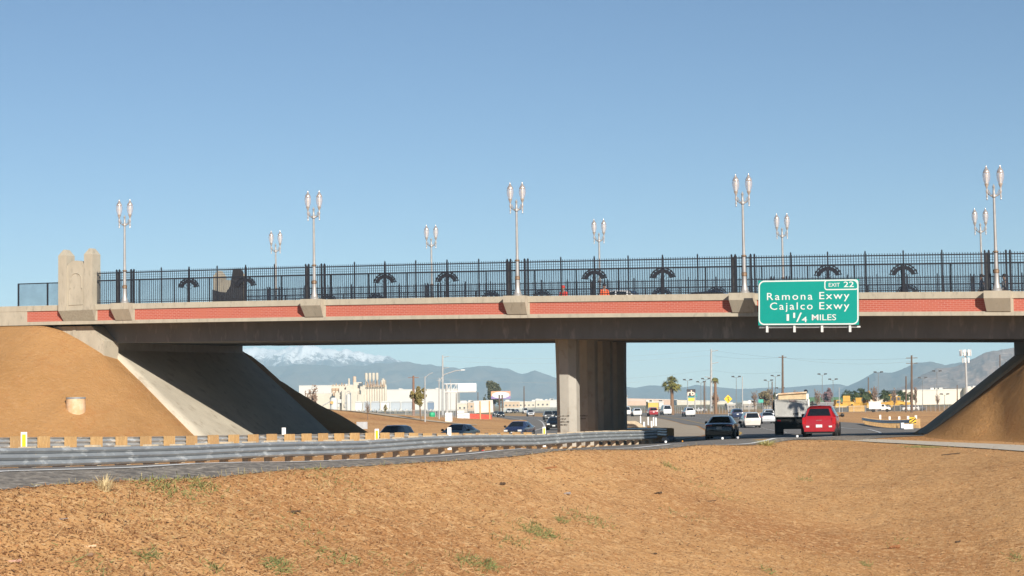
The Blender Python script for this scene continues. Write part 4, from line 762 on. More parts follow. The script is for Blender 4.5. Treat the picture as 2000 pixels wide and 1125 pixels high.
def leaves(C, n, r, size, m, parent, name='crown', flat=1.0, gap=.45):
    V = []; ck = lambda q: max(-.72, min(.72, random.gauss(0, .42)))*q
    cl = [(C+Vector((ck(r[0]), ck(r[1]), ck(r[2]))), random.uniform(.22, .46)) for _ in range(24)]
    for k in range(n):
        c, cr = random.choice(cl); d = Vector((random.gauss(0, 1), random.gauss(0, 1), random.gauss(0, 1))).normalized()*random.random()**.4*cr
        p = c+Vector((d.x*r[0], d.y*r[1], d.z*r[2])); a = Vector((random.gauss(0, 1), random.gauss(0, 1), random.gauss(0, 1))).normalized(); b_ = a.orthogonal().normalized(); s_ = size*random.uniform(.5, 1.3)
        V += [p+a*s_, p+b_*s_*.6, p-a*s_, p-b_*s_*.6]
    return npmesh(name, np.array([tuple(v) for v in V]), np.arange(4*n).reshape(-1, 4), m, parent)
def tree(name, label, px, Y, ptop, pw, m, n=900, trunk=.35, lean=0, grp='trees beyond the highway', bare=False, size=None, cat='tree'):
    b0 = ground_at(px, Y); t = at(px, ptop, Y); h = t.z-b0.z; w = pw*Y/F; root = thing(name, label, cat, b0, 0, grp)
    b = MB(); top = Vector((lean*h, 0, h*.75)); tr = max(.04, h*.02); mid = Vector((lean*h*.3, 0, h*trunk))
    b.tube([(0, 0, -.2), mid, top], [tr*1.4, tr, tr*.4], 7)
    for k in range(9 if not bare else 34):
        f = random.uniform(trunk*.8, .95); o = Vector((0, 0, 0)).lerp(mid, min(1, f/trunk)) if f < trunk else mid.lerp(top, (f-trunk)/(1-trunk)); a = random.uniform(0, 2*PI); q = o+Vector((math.cos(a)*w*.42, math.sin(a)*w*.42, h*random.uniform(.08, .25))); 
        b.tube([o, o.lerp(q, .5)+Vector((0, 0, h*.03)), q], [tr*.5, tr*.3, tr*.1], 5)
        if bare:
            for _ in range(3): q2 = o.lerp(q, random.uniform(.4, .9)); b.tube([q2, q2+Vector((random.gauss(0, w*.12), random.gauss(0, w*.12), h*.1))], [tr*.2, tr*.06], 4)
    b.build('trunk', BARK, root)
    leaves(Vector((lean*h*.8, 0, h*(trunk+(1-trunk)*.55))), n, (w/2*1.0, w/2*1.0, h*(1-trunk)/2*1.05), size or h*.035, m, root)
    return root
tree('bare_tree', 'leaning olive coloured tree with wispy crown beside the light pole', 822, 255, 757, 34, LF_OL, 1300, .42, -.1, size=.16)
tree('bare_tree', 'thin leafless sapling on the brown slope below the silos', 718, 235, 781, 11, LF_BR, 90, .3, bare=True, size=.06); tree('shrub', 'small dry shrub among stakes on the slope left of olive tree', 753, 300, 789, 9, LF_OL, 160, .2, size=.12, cat='shrub')
tree('eucalyptus_tree', 'tall dark bushy tree behind the oval billboard', 965, 900, 745, 32, LF_DK, 2600, .25, size=.75); tree('evergreen_tree', 'narrow dark tree just left of the tall bushy tree', 947, 900, 772, 6, LF_DK, 200, .2, size=.5)
tree('grey_tree', 'grey tree before the white warehouse above dark slope', 610, 420, 757, 26, LF_BR, 700, .3, size=.25); tree('grey_shrub', 'low grey bush on left of the grey tree by warehouse', 601, 420, 765, 12, LF_BR, 220, .2, size=.2, cat='shrub')
tree('bare_tree', 'brown leafless tree at foot of the slim palm', 1397, 480, 768, 17, LF_BR, 700, .35, bare=True, size=.22)
tree('bare_tree', 'tall pale leafless tree left of green roadside sign', 1474, 560, 762, 14, LF_BR, 260, .25, bare=True, size=.2); tree('autumn_tree', 'wide yellowish brown tree group left of dump truck', 1497, 600, 764, 28, mat('autumn_leaves', (.20, .16, .07), (.15, .11, .08), .5, .8), 1500, .25, size=.4)
tree('bare_tree', 'pink brown bare tree above dump truck tarp', 1554, 560, 759, 9, LF_BR, 180, .3, bare=True, size=.2); tree('bare_tree', 'grey bare tree between dump truck and purple tree', 1597, 560, 760, 16, LF_BR, 260, .3, bare=True, size=.2)
tree('round_tree', 'round purple brown tree before the green field', 1616, 900, 760, 23, LF_PU, 1500, .12, size=.6)
tree('bare_tree', 'bare brown tree between the two palm clumps', 1709, 480, 756, 13, LF_BR, 500, .35, bare=True, size=.2); tree('bare_tree', 'bare tree rising from right palm clump', 1747, 480, 759, 10, LF_BR, 200, .3, bare=True, size=.2); tree('bare_tree', 'slim bare tree in front of long white building', 1789, 480, 755, 8, LF_BR, 220, .3, bare=True, size=.18); tree('bare_tree', 'faint bare tree against the long white building wall', 1832, 520, 767, 12, LF_BR, 60, .4, bare=True, size=.12)
tree('dark_tree', 'dark tree at right of the autumn tree by dump truck', 1512, 620, 768, 12, LF_DK, 500, .2, size=.4)
def palm(label, px, Y, ptop, pw, frond_m, trunk_r=.3, droop=.9, n=46, skirt=True, grp='palm trees', pb=None):
    b0 = ground_at(px, Y); h = at(px, ptop, Y).z-b0.z; w = pw*Y/F/2*1.3; root = thing('palm_tree', label, 'palm tree', b0, 0, grp); hc = h-w*.62
    b = MB(); b.tube([(0, 0, -.3), (0, 0, hc*.5), (0, 0, hc)], [trunk_r*1.25, trunk_r, trunk_r*.95], 9); b.build('trunk', PTRK, root)
    mb = MB()
    for k in range(n):
        a = random.uniform(0, 2*PI); el = random.uniform(-.6, 1.35); L = w*random.uniform(.85, 1.1); d = Vector((math.cos(a)*math.cos(el), math.sin(a)*math.cos(el), math.sin(el))); p0 = Vector((0, 0, hc)); side = Vector((-math.sin(a), math.cos(a), 0))
        stem = p0+d*L*.55; mb.tube([p0, stem], [.035*w/2+.02, .02], 4)
        for q in range(13):
            th = (q-6)/6*1.15; fd = (d*math.cos(th)+side*math.sin(th)).normalized(); tip = stem+fd*L*.5*(1-.25*abs(th))+Vector((0, 0, -droop*L*.22*(1+random.random()))); md = stem.lerp(tip, .55)+Vector((0, 0, L*.06)); pw_ = fd.cross(Vector((0, 0, 1)));
            pw_ = (pw_.normalized() if pw_.length > .05 else side)*L*.035; mb.add([stem-pw_*.4, stem+pw_*.4, md+pw_, md-pw_, tip], ((0, 1, 2, 3), (3, 2, 4)))
    mb.build('fronds', frond_m, root)
    if skirt:
        mb = MB()
        for k in range(40): a = random.uniform(0, 2*PI); r0 = trunk_r; p0 = Vector((math.cos(a)*r0, math.sin(a)*r0, hc-random.uniform(-.2, .5))); q = p0+Vector((math.cos(a)*w*.35, math.sin(a)*w*.35, -w*random.uniform(.3, .75))); sd = Vector((-math.sin(a), math.cos(a), 0))*w*.05; mb.add([p0-sd, p0+sd, q+sd*.5, q-sd*.5], ((0, 1, 2, 3),))
        mb.build('dead_frond_skirt', mat('dead_fronds', (.26, .18, .10), (.20, .14, .08), 2, .9), root)
    return root
palm('full palm tree with brown trunk left of the rb sign', 1313, 420, 737, 32, LF_PALM, .38, .9, 64)
palm('slim tall palm tree with narrow crown beside tall grey pole', 1398, 470, 737, 13, LF_PALM, .35, 1.4, 40)
for k, (px, yt, w) in enumerate(((1656, 764, 14), (1668, 766, 14), (1682, 761, 16), (1691, 767, 13), (1699, 770, 10), (1728, 764, 14), (1735, 768, 13), (1757, 766, 15), (1765, 768, 13), (1779, 768, 12))):
    palm(('leftmost', 'second', 'tallest', 'fourth', 'shortest')[k]+' palm of the left bushy palm clump behind yellow machines' if k < 5 else ('leftmost', 'second', 'middle', 'fourth', 'rightmost')[k-5]+' palm of the right palm clump before the white building', px, 520, yt-2, w*1.6, LF_PD, .2, 1.0, 40, False)
# ------------------------------------------------------------------ poles, signs and wires in the distance
def pole(name, label, px, Y, ptop, r, m, kind='plain', grp='utility poles in the distance', armw=1.2, cat='pole'):
    b0 = ground_at(px, Y); t = at(px, ptop, Y); h = t.z-b0.z; root = thing(name, label, cat, b0, 0, grp)
    b = MB(); b.tube([(0, 0, -.3), (t.x-b0.x, 0, h)], [r*1.25, r*.75], 8); b.build('pole', m, root); tx = t.x-b0.x
    if kind == 'cross':
        for z in (h-.6, h-1.8): b = MB(); b.box(tx-armw, tx+armw, -.06, .06, z-.07, z+.07); b.build('cross_arm', m, root)
    if kind == 'one_cross': b = MB(); b.box(tx-armw, tx+armw, -.06, .06, h-.55, h-.4); b.build('cross_arm', m, root)
    if kind == 'arms':
        for z, sg in ((h-.4, 1), (h-4.6, 1), (h-9.5, -1)): b = MB(); b.tube([(tx, 0, z-.4), (tx+sg*2.4, 0, z)], .12, 5); b.build('davit_arm', m, root)
    if kind == 'double':
        b = MB(); b.tube([(tx-1.1, 0, h+.3), (tx, 0, h), (tx+1.1, 0, h+.3)], .06, 5); b.build('bracket', m, root)
        for sg in (-1, 1): b = MB(); b.box(tx+sg*1.1-.45, tx+sg*1.1+.45, -.3, .3, h+.25, h+.65); b.build('lamp_head', BLK2, root)
    if kind == 'short': b = MB(); b.tube([(tx, 0, h-.2), (tx+.5, 0, h+.25), (tx+1.1, 0, h+.5)], .04, 5); b.build('arm', m, root)
    if kind == 'street':
        b = MB(); b.tube([(tx, 0, h-.5), (tx+.8, 0, h+.5), (tx+2.4, 0, h+1.0), (tx+3.4, 0, h+1.1)], .07, 6); b.build('arm', m, root); b = MB(); b.box(tx+3.2, tx+3.8, -.12, .12, h+1.04, h+1.16); b.build('lamp_head', SIGNW, root)
    return root
GPD = mat('pole_dark_grey', (.20, .20, .20), None, 1, .6)
GP = mat('pole_grey', (.42, .42, .41), (.36, .36, .35), 1, .6)
pole('power_pole', 'tall pale steel power pole with short arms left of overhead sign', 864.5, 700, 694, .38, GP, 'arms'); pole('power_pole', 'wooden power pole with crossarm above the rail cars', 807.5, 480, 734, .34, mat('redwood_pole', (.26, .14, .09), (.20, .11, .07), 2, .9), 'one_cross', armw=1.4)
pole('street_light', 'slim grey light pole beside the olive tree', 830, 250, 735, .09, GP, 'short', 'street lights'); pole('street_light', 'grey street light with long curved arm left of overhead sign', 857.5, 270, 738, .09, GP, 'street', 'street lights'); pole('street_light', 'thin far street light behind the overhead sign frame', 880, 420, 742, .07, GP, 'plain', 'street lights')
pole('power_pole', 'lone thin dark pole right of the oval billboard', 1023.5, 800, 754, .25, POLEW); pole('power_pole', 'dark thin pole behind the tilted white panel', 933.5, 520, 766, .14, POLEW); pole('power_pole', 'dark thin pole under overhead sign frame', 891, 560, 768, .15, POLEW)
pole('power_pole', 'tall pale steel pole beside the slim palm', 1389, 640, 682, .38, GP, 'arms'); pole('power_pole', 'tall dark wooden pole rising above dump truck', 1528.5, 460, 694, .28, POLEW, 'one_cross', armw=1.0); pole('power_pole', 'tall dark wooden pole left of cell tower', 1780.5, 420, 694, .25, POLEW, 'cross', armw=1.3)
pole('power_pole', 'shorter dark wooden pole left of the pole before white building', 1769.5, 440, 735, .2, POLEW); pole('power_pole', 'dark thin pole between the palm clumps', 1696, 600, 737, .2, POLEW); pole('power_pole', 'brown thin pole among trees left of dump truck', 1508, 560, 745, .2, POLEW); pole('power_pole', 'dark thin pole right of the rb sign', 1375.5, 560, 745, .22, POLEW); pole('power_pole', 'pale slender mast right of yellow merge sign', 1450, 640, 735, .18, GP)
pole('power_pole', 'thin brown pole at right edge of white building', 1869.5, 420, 752, .13, POLEW); pole('power_pole', 'brown thin pole high behind the dark right slope', 1953, 300, 693, .1, POLEW)
pole('power_pole', 'pale short pole beside the yellow machines', 1639, 480, 757, .1, GP)
for px, yt, lb in ((1343, 744, 'thin dark lot light behind rb sign'), (1369, 748, 'thin lot light right of the rb sign'), (1378.5, 742, 'thin lot light next to tall pale steel pole'), (1438, 738, 'tall twin headed lot light above yellow merge sign'), (1501, 745, 'twin headed lot light left of dump truck, shorter one'), (1514.5, 736, 'twin headed lot light nearest dump truck, taller one'), (1523.5, 760, 'short lot light just above dump truck tarp'), (1606, 733, 'twin headed lot light above the purple tree'), (1627, 743, 'twin headed lot light at right of purple tree'), (1715.5, 729, 'twin headed lot light above bare tree between palm clumps'), (1802, 740, 'twin headed lot light over left part of white building'), (1830, 727, 'tallest twin headed lot light before white building'), (1845, 772, 'shortest thin lot light before white building')):
    pole('lot_light', lb, px, 620, yt, .10, GPD, 'double', 'parking lot lights')
def panel_sign(name, label, px, Y, y0, y1, w, m, post=SIGNB, cat='road sign', posts=(0,), pr=.05, rz=0, diamond=False, grp=None):
    b0 = ground_at(px, Y); zt, zb = at(px, y0, Y).z-b0.z, at(px, y1, Y).z-b0.z; hw = w*Y/F/2; root = thing(name, label, cat, b0, rz, grp)
    for x in posts: b = MB(); b.tube([(x*hw, .03, -.2), (x*hw, .03, (zb+zt)/2)], pr, 6); b.build('post', post, root)
    b = MB()
    if diamond: zc = (zb+zt)/2; b.prism([(0, zb), (hw, zc), (0, zt), (-hw, zc)], -.05, -.02)
    else: b.box(-hw, hw, -.06, -.02, zb, zt)
    b.build('panel', m, root); return root, hw, zb, zt
ms, hw, zb, zt = panel_sign('merge_sign', 'yellow diamond merge warning sign above the navy suv', 1422.5, 330, 771, 787.5, 16, YEL, diamond=True); zc = (zb+zt)/2; k = hw
b = MB()
for q in ([(-.06, -.62), (.06, -.62), (.06, .25), (-.06, .25)], [(-.24, .2), (.24, .2), (0, .58)], [(.05, -.18), (.28, -.5), (.38, -.44), (.06, .02)]): b.prism([(x*k, zc+z*k) for x, z in q], -.065, -.051)
b.build('arrow_symbol', DARK, ms)
sg_, hw, zb, zt = panel_sign('pylon_sign', 'dark square rb company sign with yellow panel on two posts', 1350.5, 460, 760, 774.3, 17, mat('sign_charcoal', (.035, .03, .035), None, 3, .5), GP, 'business sign', (-.85, .85), .16)
CRM = mat('sign_cream', (.80, .62, .48), (.76, .58, .45), 3, .5); text_mesh('rb', -hw*.82, hw*.82, zb+(zt-zb)*.16, (zt-zb)*.66, CRM, sg_, y=-.07, off=.03)
z1, z2 = at(1350, 777, 460).z-sg_.location.z, at(1350, 783.5, 460).z-sg_.location.z; b = MB(); b.box(-hw*.7, hw*.72, -.05, .0, z2, z1); b.build('yellow_panel', mat('sign_yellow', (.80, .55, .06), None, 3, .5), sg_); z3 = at(1350, 776, 460).z-sg_.location.z
b = MB(); b.box(-hw*.68, hw*1.15, -.03, .02, z1+.03, zb); b.box(hw*1.02, hw*1.25, -.03, .02, z1+.1, zb+.7); b.build('teal_panel', mat('sign_teal', (.02, .30, .30), None, 3, .5), sg_)
panel_sign('green_sign', 'small green road sign among trees left of dump truck', 1486.5, 520, 780, 786.5, 9.5, mat('sign_far_green', (.05, .40, .31), None, 2, .5), posts=(.6,)); panel_sign('yield_sign', 'pale back of a triangular sign right of merge sign', 1464, 500, 781, 789, 9, SIGNB, diamond=True); panel_sign('small_sign', 'dark square back of sign below the pale mast', 1445, 480, 789, 795, 9, mat('sign_dark_back', (.10, .11, .11), None, 2, .6), posts=(-.6, .6))
panel_sign('small_sign', 'grey back of small sign tilted on timber post beside the dark slope', 707, 170, 824, 838, 22, SIGNB, WOODG, rz=R(-12), pr=.07)
bb, hw, zb, zt = panel_sign('billboard', 'wide billboard with white oval on orange and purple ground', 978.5, 760, 764, 779, 38, mat('billboard_orange', (.70, .38, .18), (.60, .30, .22), .3, .6), POLEW, 'billboard', (-.15, .15), .35, R(-6))
b = MB(); b.box(-hw, hw, -.08, -.061, zb, zb+(zt-zb)*.35); b.build('lower_band', mat('billboard_purple', (.30, .22, .45), None, .5, .6), bb)
b = MB(); zc = (zb+zt)/2; b.prism([(hw*.9*math.cos(a), zc+(zt-zb)*.42*math.sin(a)) for a in np.linspace(0, 2*PI, 32)[:-1]], -.12, -.085); b.build('oval', SIGNW, bb)
b = MB()
for x in np.linspace(-.65, .6, 11): b.box(hw*x, hw*(x+.07), -.13, -.122, zc-.12*(1+random.random()), zc+.2)
b.build('script_line', mat('script_blue', (.25, .40, .50), None, 2, .6), bb)
tp, hw, zb, zt = panel_sign('temporary_panel', 'tilted pale blank sign panel on two timber posts', 945.5, 300, 782, 806, 37, mat('pale_panel', (.62, .60, .54), (.52, .50, .45), .9, .7), WOOD, 'road sign', (-.42, .58), .11, R(7))
for ch in tp.children:
    if ch.name.startswith('panel'): ch.rotation_euler = (0, R(-2.0), 0)
for x in (-.42, .58): b = MB(); z4 = at(945, 822 if x < 0 else 826, 300).z-tp.location.z; b.box(x*hw-.09, x*hw+.09, -.22, -.06, 0, zt*.97); b.build('front_timber', WOOD, tp)
# overhead sign truss
b0 = ground_at(873, 330); ov = thing('overhead_sign', 'unfinished overhead sign frame with white panel on grey post', 'road sign', b0); k_ = 330/F
def zz_(py): return at(873, py, 330).z-b0.z
b = MB(); b.tube([(0, 0, -.3), (0, 0, zz_(752))], [.28, .24], 10); b.build('post', GP, ov); b = MB()
for y in (-.35, .35):
    for py in (750, 766): b.tube([(-.4, y, zz_(py)), (57*k_, y, zz_(py))], .09, 5)
    for x in np.arange(0, 57, 9.5): b.tube([(x*k_, y, zz_(766)), ((x+9.5)*k_, y, zz_(750))], .045, 4); b.tube([(x*k_, y, zz_(766)), (x*k_, y, zz_(750))], .045, 4)
b.build('truss', SIGNW, ov); b = MB(); b.box(22*k_, 58*k_, -.52, -.46, zz_(765), zz_(750)); b.build('panel', mat('blank_panel', (.74, .75, .74), (.66, .67, .67), 1, .6), ov)
b = MB()
for x in (31, 43): b.box(x*k_, x*k_+.08, -.56, -.52, zz_(764), zz_(750.5))
b.build('panel_rib', GP, ov)
# cell tower
b0 = ground_at(1889, 430); ct = thing('cell_tower', 'cell tower with two tiers of white panel antennas above right hill', 'cell tower', b0); t = at(1889, 683, 430); h = t.z-b0.z
b = MB(); b.tube([(0, 0, -.3), (0, 0, h)], [.32, .2], 10); b.build('mast', GP, ct); k_ = 430/F
for zc, rr_, n, hh in ((at(1889, 689, 430).z-b0.z, 1.25, 9, 12*k_), (at(1889, 703.5, 430).z-b0.z, .75, 6, 10*k_)):
    for i in range(n):
        a = 2*PI*i/n+.2; M = Matrix.Translation((rr_*math.cos(a), rr_*math.sin(a), zc)) @ Matrix.Rotation(a, 4, 'Z'); b = MB(); b.box(-.06, .1, -.17, .17, -hh/2, hh/2, M); b.build('antenna_panel', WHITE, ct)
        b = MB(); b.tube([(0, 0, zc), (rr_*math.cos(a), rr_*math.sin(a), zc)], .05, 4); b.build('antenna_arm', GP, ct)
# wires
def wire(p0, p1, sag, label):
    b = MB(); p0, p1 = Vector(p0), Vector(p1); b.tube([p0.lerp(p1, t)-Vector((0, 0, sag*1.4*t*(1-t))) for t in np.linspace(0, 1, 20)], .02, 4); tag(b.build('power_line', GP), label, 'power line', 'power lines in the distance')
def A3(px, py, Y): return at(px, py, Y)
wire(A3(560, 782, 480), A3(807, 736, 480), 2, 'cable rising over the silos to the wooden pole'); wire(A3(807, 736, 480), A3(1250, 746, 560), 2.5, 'cable from wooden pole running behind the column')
wire(A3(866, 696, 700), A3(1389, 684, 640), 5, 'top cable between the two tall pale steel poles'); wire(A3(866, 705, 700), A3(1389, 694, 640), 5, 'lower cable between the two tall pale steel poles')
wire(A3(1391, 684, 640), A3(1780, 700, 420), 4, 'top cable between pale pole and dark wooden pole'); wire(A3(1391, 694, 640), A3(1528, 698, 460), 2, 'short cable from pale pole to pole above truck'); wire(A3(1528, 698, 460), A3(1780, 706, 420), 3, 'cable from pole above truck to crossarm pole'); wire(A3(1391, 723, 640), A3(1528, 727, 460), 2, 'lowest cable between pale pole and pole above truck'); wire(A3(1150, 742, 700), A3(1389, 722, 640), 2, 'cable passing behind the column toward pale pole')
wire(A3(1780, 736, 440), A3(1960, 744, 430), .6, 'pale cable across the hill toward the cell tower')
# ------------------------------------------------------------------ buildings and yard behind
CREAM = mat('wall_cream', (.60, .535, .43), (.54, .48, .385), .1, .8); WWALL = mat('wall_white', (.60, .585, .54), (.56, .54, .50), .08, .8); BEI = mat('wall_beige', (.52, .40, .28), (.47, .36, .25), .1, .85); GREYW = mat('window_dark', (.10, .11, .12), None, 1, .3); ROOF = mat('roof_pale', (.60, .58, .54), None, .2, .8); RUST = mat('rust_pipe', (.40, .24, .13), (.5, .36, .22), .5, .8)
def building(name, label, x0, x1, yt, Y, depth, m, slope=0, win=0, parapet=True, grp='buildings in the distance', yt2=None):
    a, b_ = at(x0, yt, Y), at(x1, yt, Y); w = (b_.x-a.x); zb = min(G(a.x, Y), G(b_.x, Y))-.5; root = thing(name, label, 'building', ((a.x+b_.x)/2, Y, zb), 0, grp); h = a.z-zb; h2 = (at(x1, yt2, Y).z-zb) if yt2 else h
    b = MB(); b.add([(-w/2, 0, 0), (w/2, 0, 0), (w/2, depth, 0), (-w/2, depth, 0), (-w/2, 0, h), (w/2, 0, h2), (w/2, depth, h2), (-w/2, depth, h)], ((0, 3, 2, 1), (4, 5, 6, 7), (0, 1, 5, 4), (1, 2, 6, 5), (2, 3, 7, 6), (3, 0, 4, 7))); b.build('wall', m, root)
    if parapet: b = MB(); b.box(-w/2-.15, w/2+.15, -.15, .15, min(h, h2)-.5, min(h, h2)+.08); b.build('parapet', ROOF, root)
    for i in range(random.randint(1, 3)): x = random.uniform(-.4, .4)*w; u_ = random.uniform(.8, 1.6); b = MB(); b.box(x-u_, x+u_, 3, 5, min(h, h2), min(h, h2)+u_*.7); b.build('roof_unit', ROOF, root)
    for i in range(win):
        x = -w/2+w*(i+.6)/(win+.2); b = MB(); b.box(x-w/win*.18, x+w/win*.18, -.05, .1, h*.45, h*.62); b.build('window', GREYW, root)
    return root, w, h
building('warehouse', 'long white warehouse behind the dark slope at far left', 584, 706, 753, 1700, 60, WWALL); building('warehouse', 'cream lower warehouse wall in front of long white one', 598, 655, 768, 1500, 30, CREAM)
building('warehouse', 'big plain white warehouse behind overhead sign post', 834, 893, 760, 1250, 60, WWALL, yt2=759); building('warehouse', 'long low white roofed hall between silos and the wooden pole', 750, 838, 761, 1700, 50, WWALL)
building('office_building', 'beige building left of the tilted white panel', 899, 926, 785, 1100, 20, BEI, win=3); building('office_building', 'small cream building under the overhead sign panel', 893, 912, 787, 900, 15, CREAM, win=2)
building('office_building', 'low tan building right under the oval billboard', 984, 1015, 783.5, 1300, 30, BEI, win=4); building('office_building', 'cream low building left of lone thin pole', 1012, 1046, 784, 1400, 30, CREAM, win=4); building('office_building', 'light cream building near left edge of the column', 1046, 1074, 781.5, 1300, 30, CREAM, win=3); building('office_building', 'pale bluish building touching left edge of column', 1073, 1087, 781, 1500, 30, WWALL)
building('warehouse', 'very long low tan building right of the column', 1218, 1322, 778, 2300, 60, mat('wall_tan', (.60, .42, .30), None, .05, .8), yt2=780); building('warehouse', 'long pale low building behind the rb sign', 1322, 1420, 781, 2200, 50, CREAM, yt2=783); building('shop', 'yellow fronted low building left of the palm', 1266, 1286, 784.5, 900, 15, mat('wall_yellow', (.70, .46, .10), None, .1, .8)); building('shop', 'white small building right of yellow fronted one', 1287, 1296, 784, 1000, 12, WWALL); building('tower_block', 'small pale block at right edge of the column', 1219, 1225, 775, 1600, 15, WWALL)
building('warehouse', 'long white building behind poles at right', 1763, 1885, 761.5, 1050, 60, mat('wall_offwhite', (.70, .62, .50), (.66, .58, .47), .05, .8), yt2=759); building('warehouse', 'slightly taller end of long white building by dark slope', 1885, 1912, 757, 1045, 60, mat('wall_offwhite', (.7, .62, .5)), parapet=False); building('yard_building', 'cream shed behind the yellow machines', 1692, 1765, 777, 640, 12, CREAM)
for k, (a, b_) in enumerate(((1420, 1436), (1452, 1478), (1492, 1530))): building('yard_building', ('low grey yard building left of tall twin headed lot light', 'low grey yard building under pale triangular sign', 'low grey yard building behind silver sedan')[k], a, b_, 788-k, 760, 8, mat('wall_grey', (.36, .33, .29), None, .2, .8), win=2)
# feed mill with silos
ml = thing('feed_mill', 'cream feed mill with row of tall silos and four roof bins', 'factory', ground_at(725, 1500), 0, 'buildings in the distance'); mo = ml.location; k_ = 1500/F
def mx(px): return at(px, 780, 1500).x-mo.x
def mz(py): return at(725, py, 1500).z-mo.z
for i in range(9):
    x = mx(714+i*4.9); b = MB(); b.lathe([(2.45*k_/.42*.42, 0), (2.45*k_, mz(754.5)), (1.5*k_, mz(751.5)), (0, mz(751))], 12, (x, 0, 0)); b.build('silo', CREAM, ml, 40)
for i in range(4):
    x = mx(716+i*7); b = MB(); b.lathe([(.8*k_, mz(746)), (2.9*k_, mz(739.5)), (2.9*k_, mz(728.5)), (0, mz(728))], 12, (x, -1, 0)); b.build('roof_bin', CREAM, ml, 40)
    for d in (-3, 3): b = MB(); b.tube([(x+d*k_*.8, -1, mz(753)), (x, -1, mz(740))], .35*k_*2, 5); b.build('bin_leg', RUST, ml)
for i in range(6): b = MB(); x = mx(717+i*6.4); b.tube([(x, -3.4, mz(756)), (x+1.6*k_, -3.4, mz(743)), (x+3.2*k_, -3.4, mz(756))], .5, 5); b.build('spout_pipe', RUST, ml)
for x0, x1, yt, dp in ((662, 672, 756, 3), (668, 684, 760, -2), (655, 664, 766, -3), (686, 700, 764, -4), (700, 712, 770, -5), (676, 690, 752, 0), (690, 706, 746, 2), (704, 713, 752, -1), (645, 678, 750.5, 6), (745, 752, 742, 3)): b = MB(); b.box(mx(x0), mx(x1), dp, dp+14, 0, mz(yt)); b.build('mill_block', CREAM, ml)
for x, yt, r_ in ((681, 739, 2), (692, 735, 3.4), (748, 740, 2.6)): b = MB(); b.lathe([(r_*k_, mz(752)), (r_*k_, mz(yt)), (r_*.6*k_, mz(yt-.8))], 10, (mx(x), 4, 0)); b.build('vent_stack', CREAM if x != 692 else mat('faded_brick', (.62, .46, .33), None, .3, .9), ml, 40)
for i in range(16): x = random.uniform(648, 712); z_ = random.uniform(1, 14); u_ = random.uniform(.5, 2); b = MB(); b.box(mx(x)-u_, mx(x)+u_, -2.5-.1*i, 6, z_, z_+random.uniform(.6, 3)); b.build('plant_unit', random.choice((CREAM, RUST, GREYW, WWALL)), ml)
b = MB(); b.box(mx(701), mx(709), -1.3, -1, mz(754), mz(748)); b.build('window', GREYW, ml); b = MB(); b.box(mx(704), mx(705.5), -1.2, -1, mz(784), mz(762)); b.build('door', GREYW, ml)
for x, yt in ((649, 752), (655, 750), (661, 752), (666, 749), (671, 751)): b = MB(); b.box(mx(x), mx(x+1.6), 5, 7, mz(752), mz(yt-2.5)); b.build('roof_vent', RUST, ml)
b = MB(); b.box(mx(647), mx(676), 5.6, 5.95, mz(762), mz(757)); b.build('gantry', RUST, ml)
for x in (648, 655, 662, 669, 674): b = MB(); b.tube([(mx(x), 5, 0), (mx(x), 5, mz(757))], .4, 5); b.build('gantry_post', RUST, ml)
tk = thing('storage_tank', 'white round tank with orange patch before the feed mill', 'tank', ground_at(652, 1300)); k_ = 1300/F
b = MB(); b.lathe([(7.5*k_, 0), (7.5*k_, 24*k_), (6*k_, 28*k_), (0, 29*k_)], 16); b.build('shell', WWALL, tk, 40); b = MB(); b.lathe([(3*k_, 0), (3*k_, .8)], 14); o = b.build('orange_patch', mat('orange_mark', (.75, .38, .08), None, 2, .6), tk); o.rotation_euler = (PI/2, 0, 0); o.location = (-3*k_, -7.0*k_, 19*k_)
b = MB(); b.tube([(-26*k_, 0, 0), (-25*k_, 0, 9*k_), (-19*k_, 0, 15*k_), (-5*k_, 0, 22*k_)], .5*k_*2, 6); b.build('pipe', GP, tk)
tk2 = thing('storage_tank', 'narrow white upright tank right of the orange marked one', 'tank', ground_at(681, 1300)); b = MB(); b.lathe([(5*k_, 0), (5*k_, 33*k_), (0, 37*k_)], 14); b.build('shell', WWALL, tk2, 40); b = MB(); b.tube([(-6*k_, -2, 0), (-6*k_, -2, 37*k_), (0, -2, 41*k_), (5*k_, -2, 37*k_), (5*k_, -2, 4*k_)], .5*k_*1.6, 6); b.build('pipe', GP, tk2)
# hopper rail cars
def hopper(label, x0, x1, yt, Y, m):
    a, b_ = at(x0, yt, Y), at(x1, yt, Y); L = b_.x-a.x; g0 = ground_at((x0+x1)/2, Y); root = thing('rail_hopper_car', label, 'rail car', (g0.x, Y, g0.z), 0, 'hopper cars on the siding'); h = a.z-g0.z
    b = MB(); b.prism([(-L/2+.3, h*.42), (-L/2+.3, h*.93), (-L/2+1, h), (L/2-1, h), (L/2-.3, h*.93), (L/2-.3, h*.42), (L*.32, h*.30), (L*.2, h*.2), (L*.08, h*.36), (-L*.08, h*.36), (-L*.2, h*.2), (-L*.32, h*.30)], -1.5, 1.5); b.build('hopper_body', m, root)
    b = MB(); b.box(-L/2, L/2, -.8, .8, h*.2, h*.3); b.build('frame', GP, root); b = MB(); b.box(-L/2+.3, L/2-.3, -1.6, -1.5, h*.9, h*.96); b.build('roof_edge', GP, root)
    for x in (-L*.4, L*.4):
        for d in (-1, 1): b = MB(); b.tube([(x+d, -.8, .5), (x+d, .8, .5)], .5, 10); b.build('wheel', DARK, root)
    return root
HG = mat('hopper_grey', (.42, .46, .50), (.36, .40, .43), .4, .6); HG2 = mat('hopper_pale', (.62, .62, .60), (.55, .56, .55), .4, .6); HB = mat('hopper_blue', (.16, .22, .30), (.14, .19, .26), .4, .6)
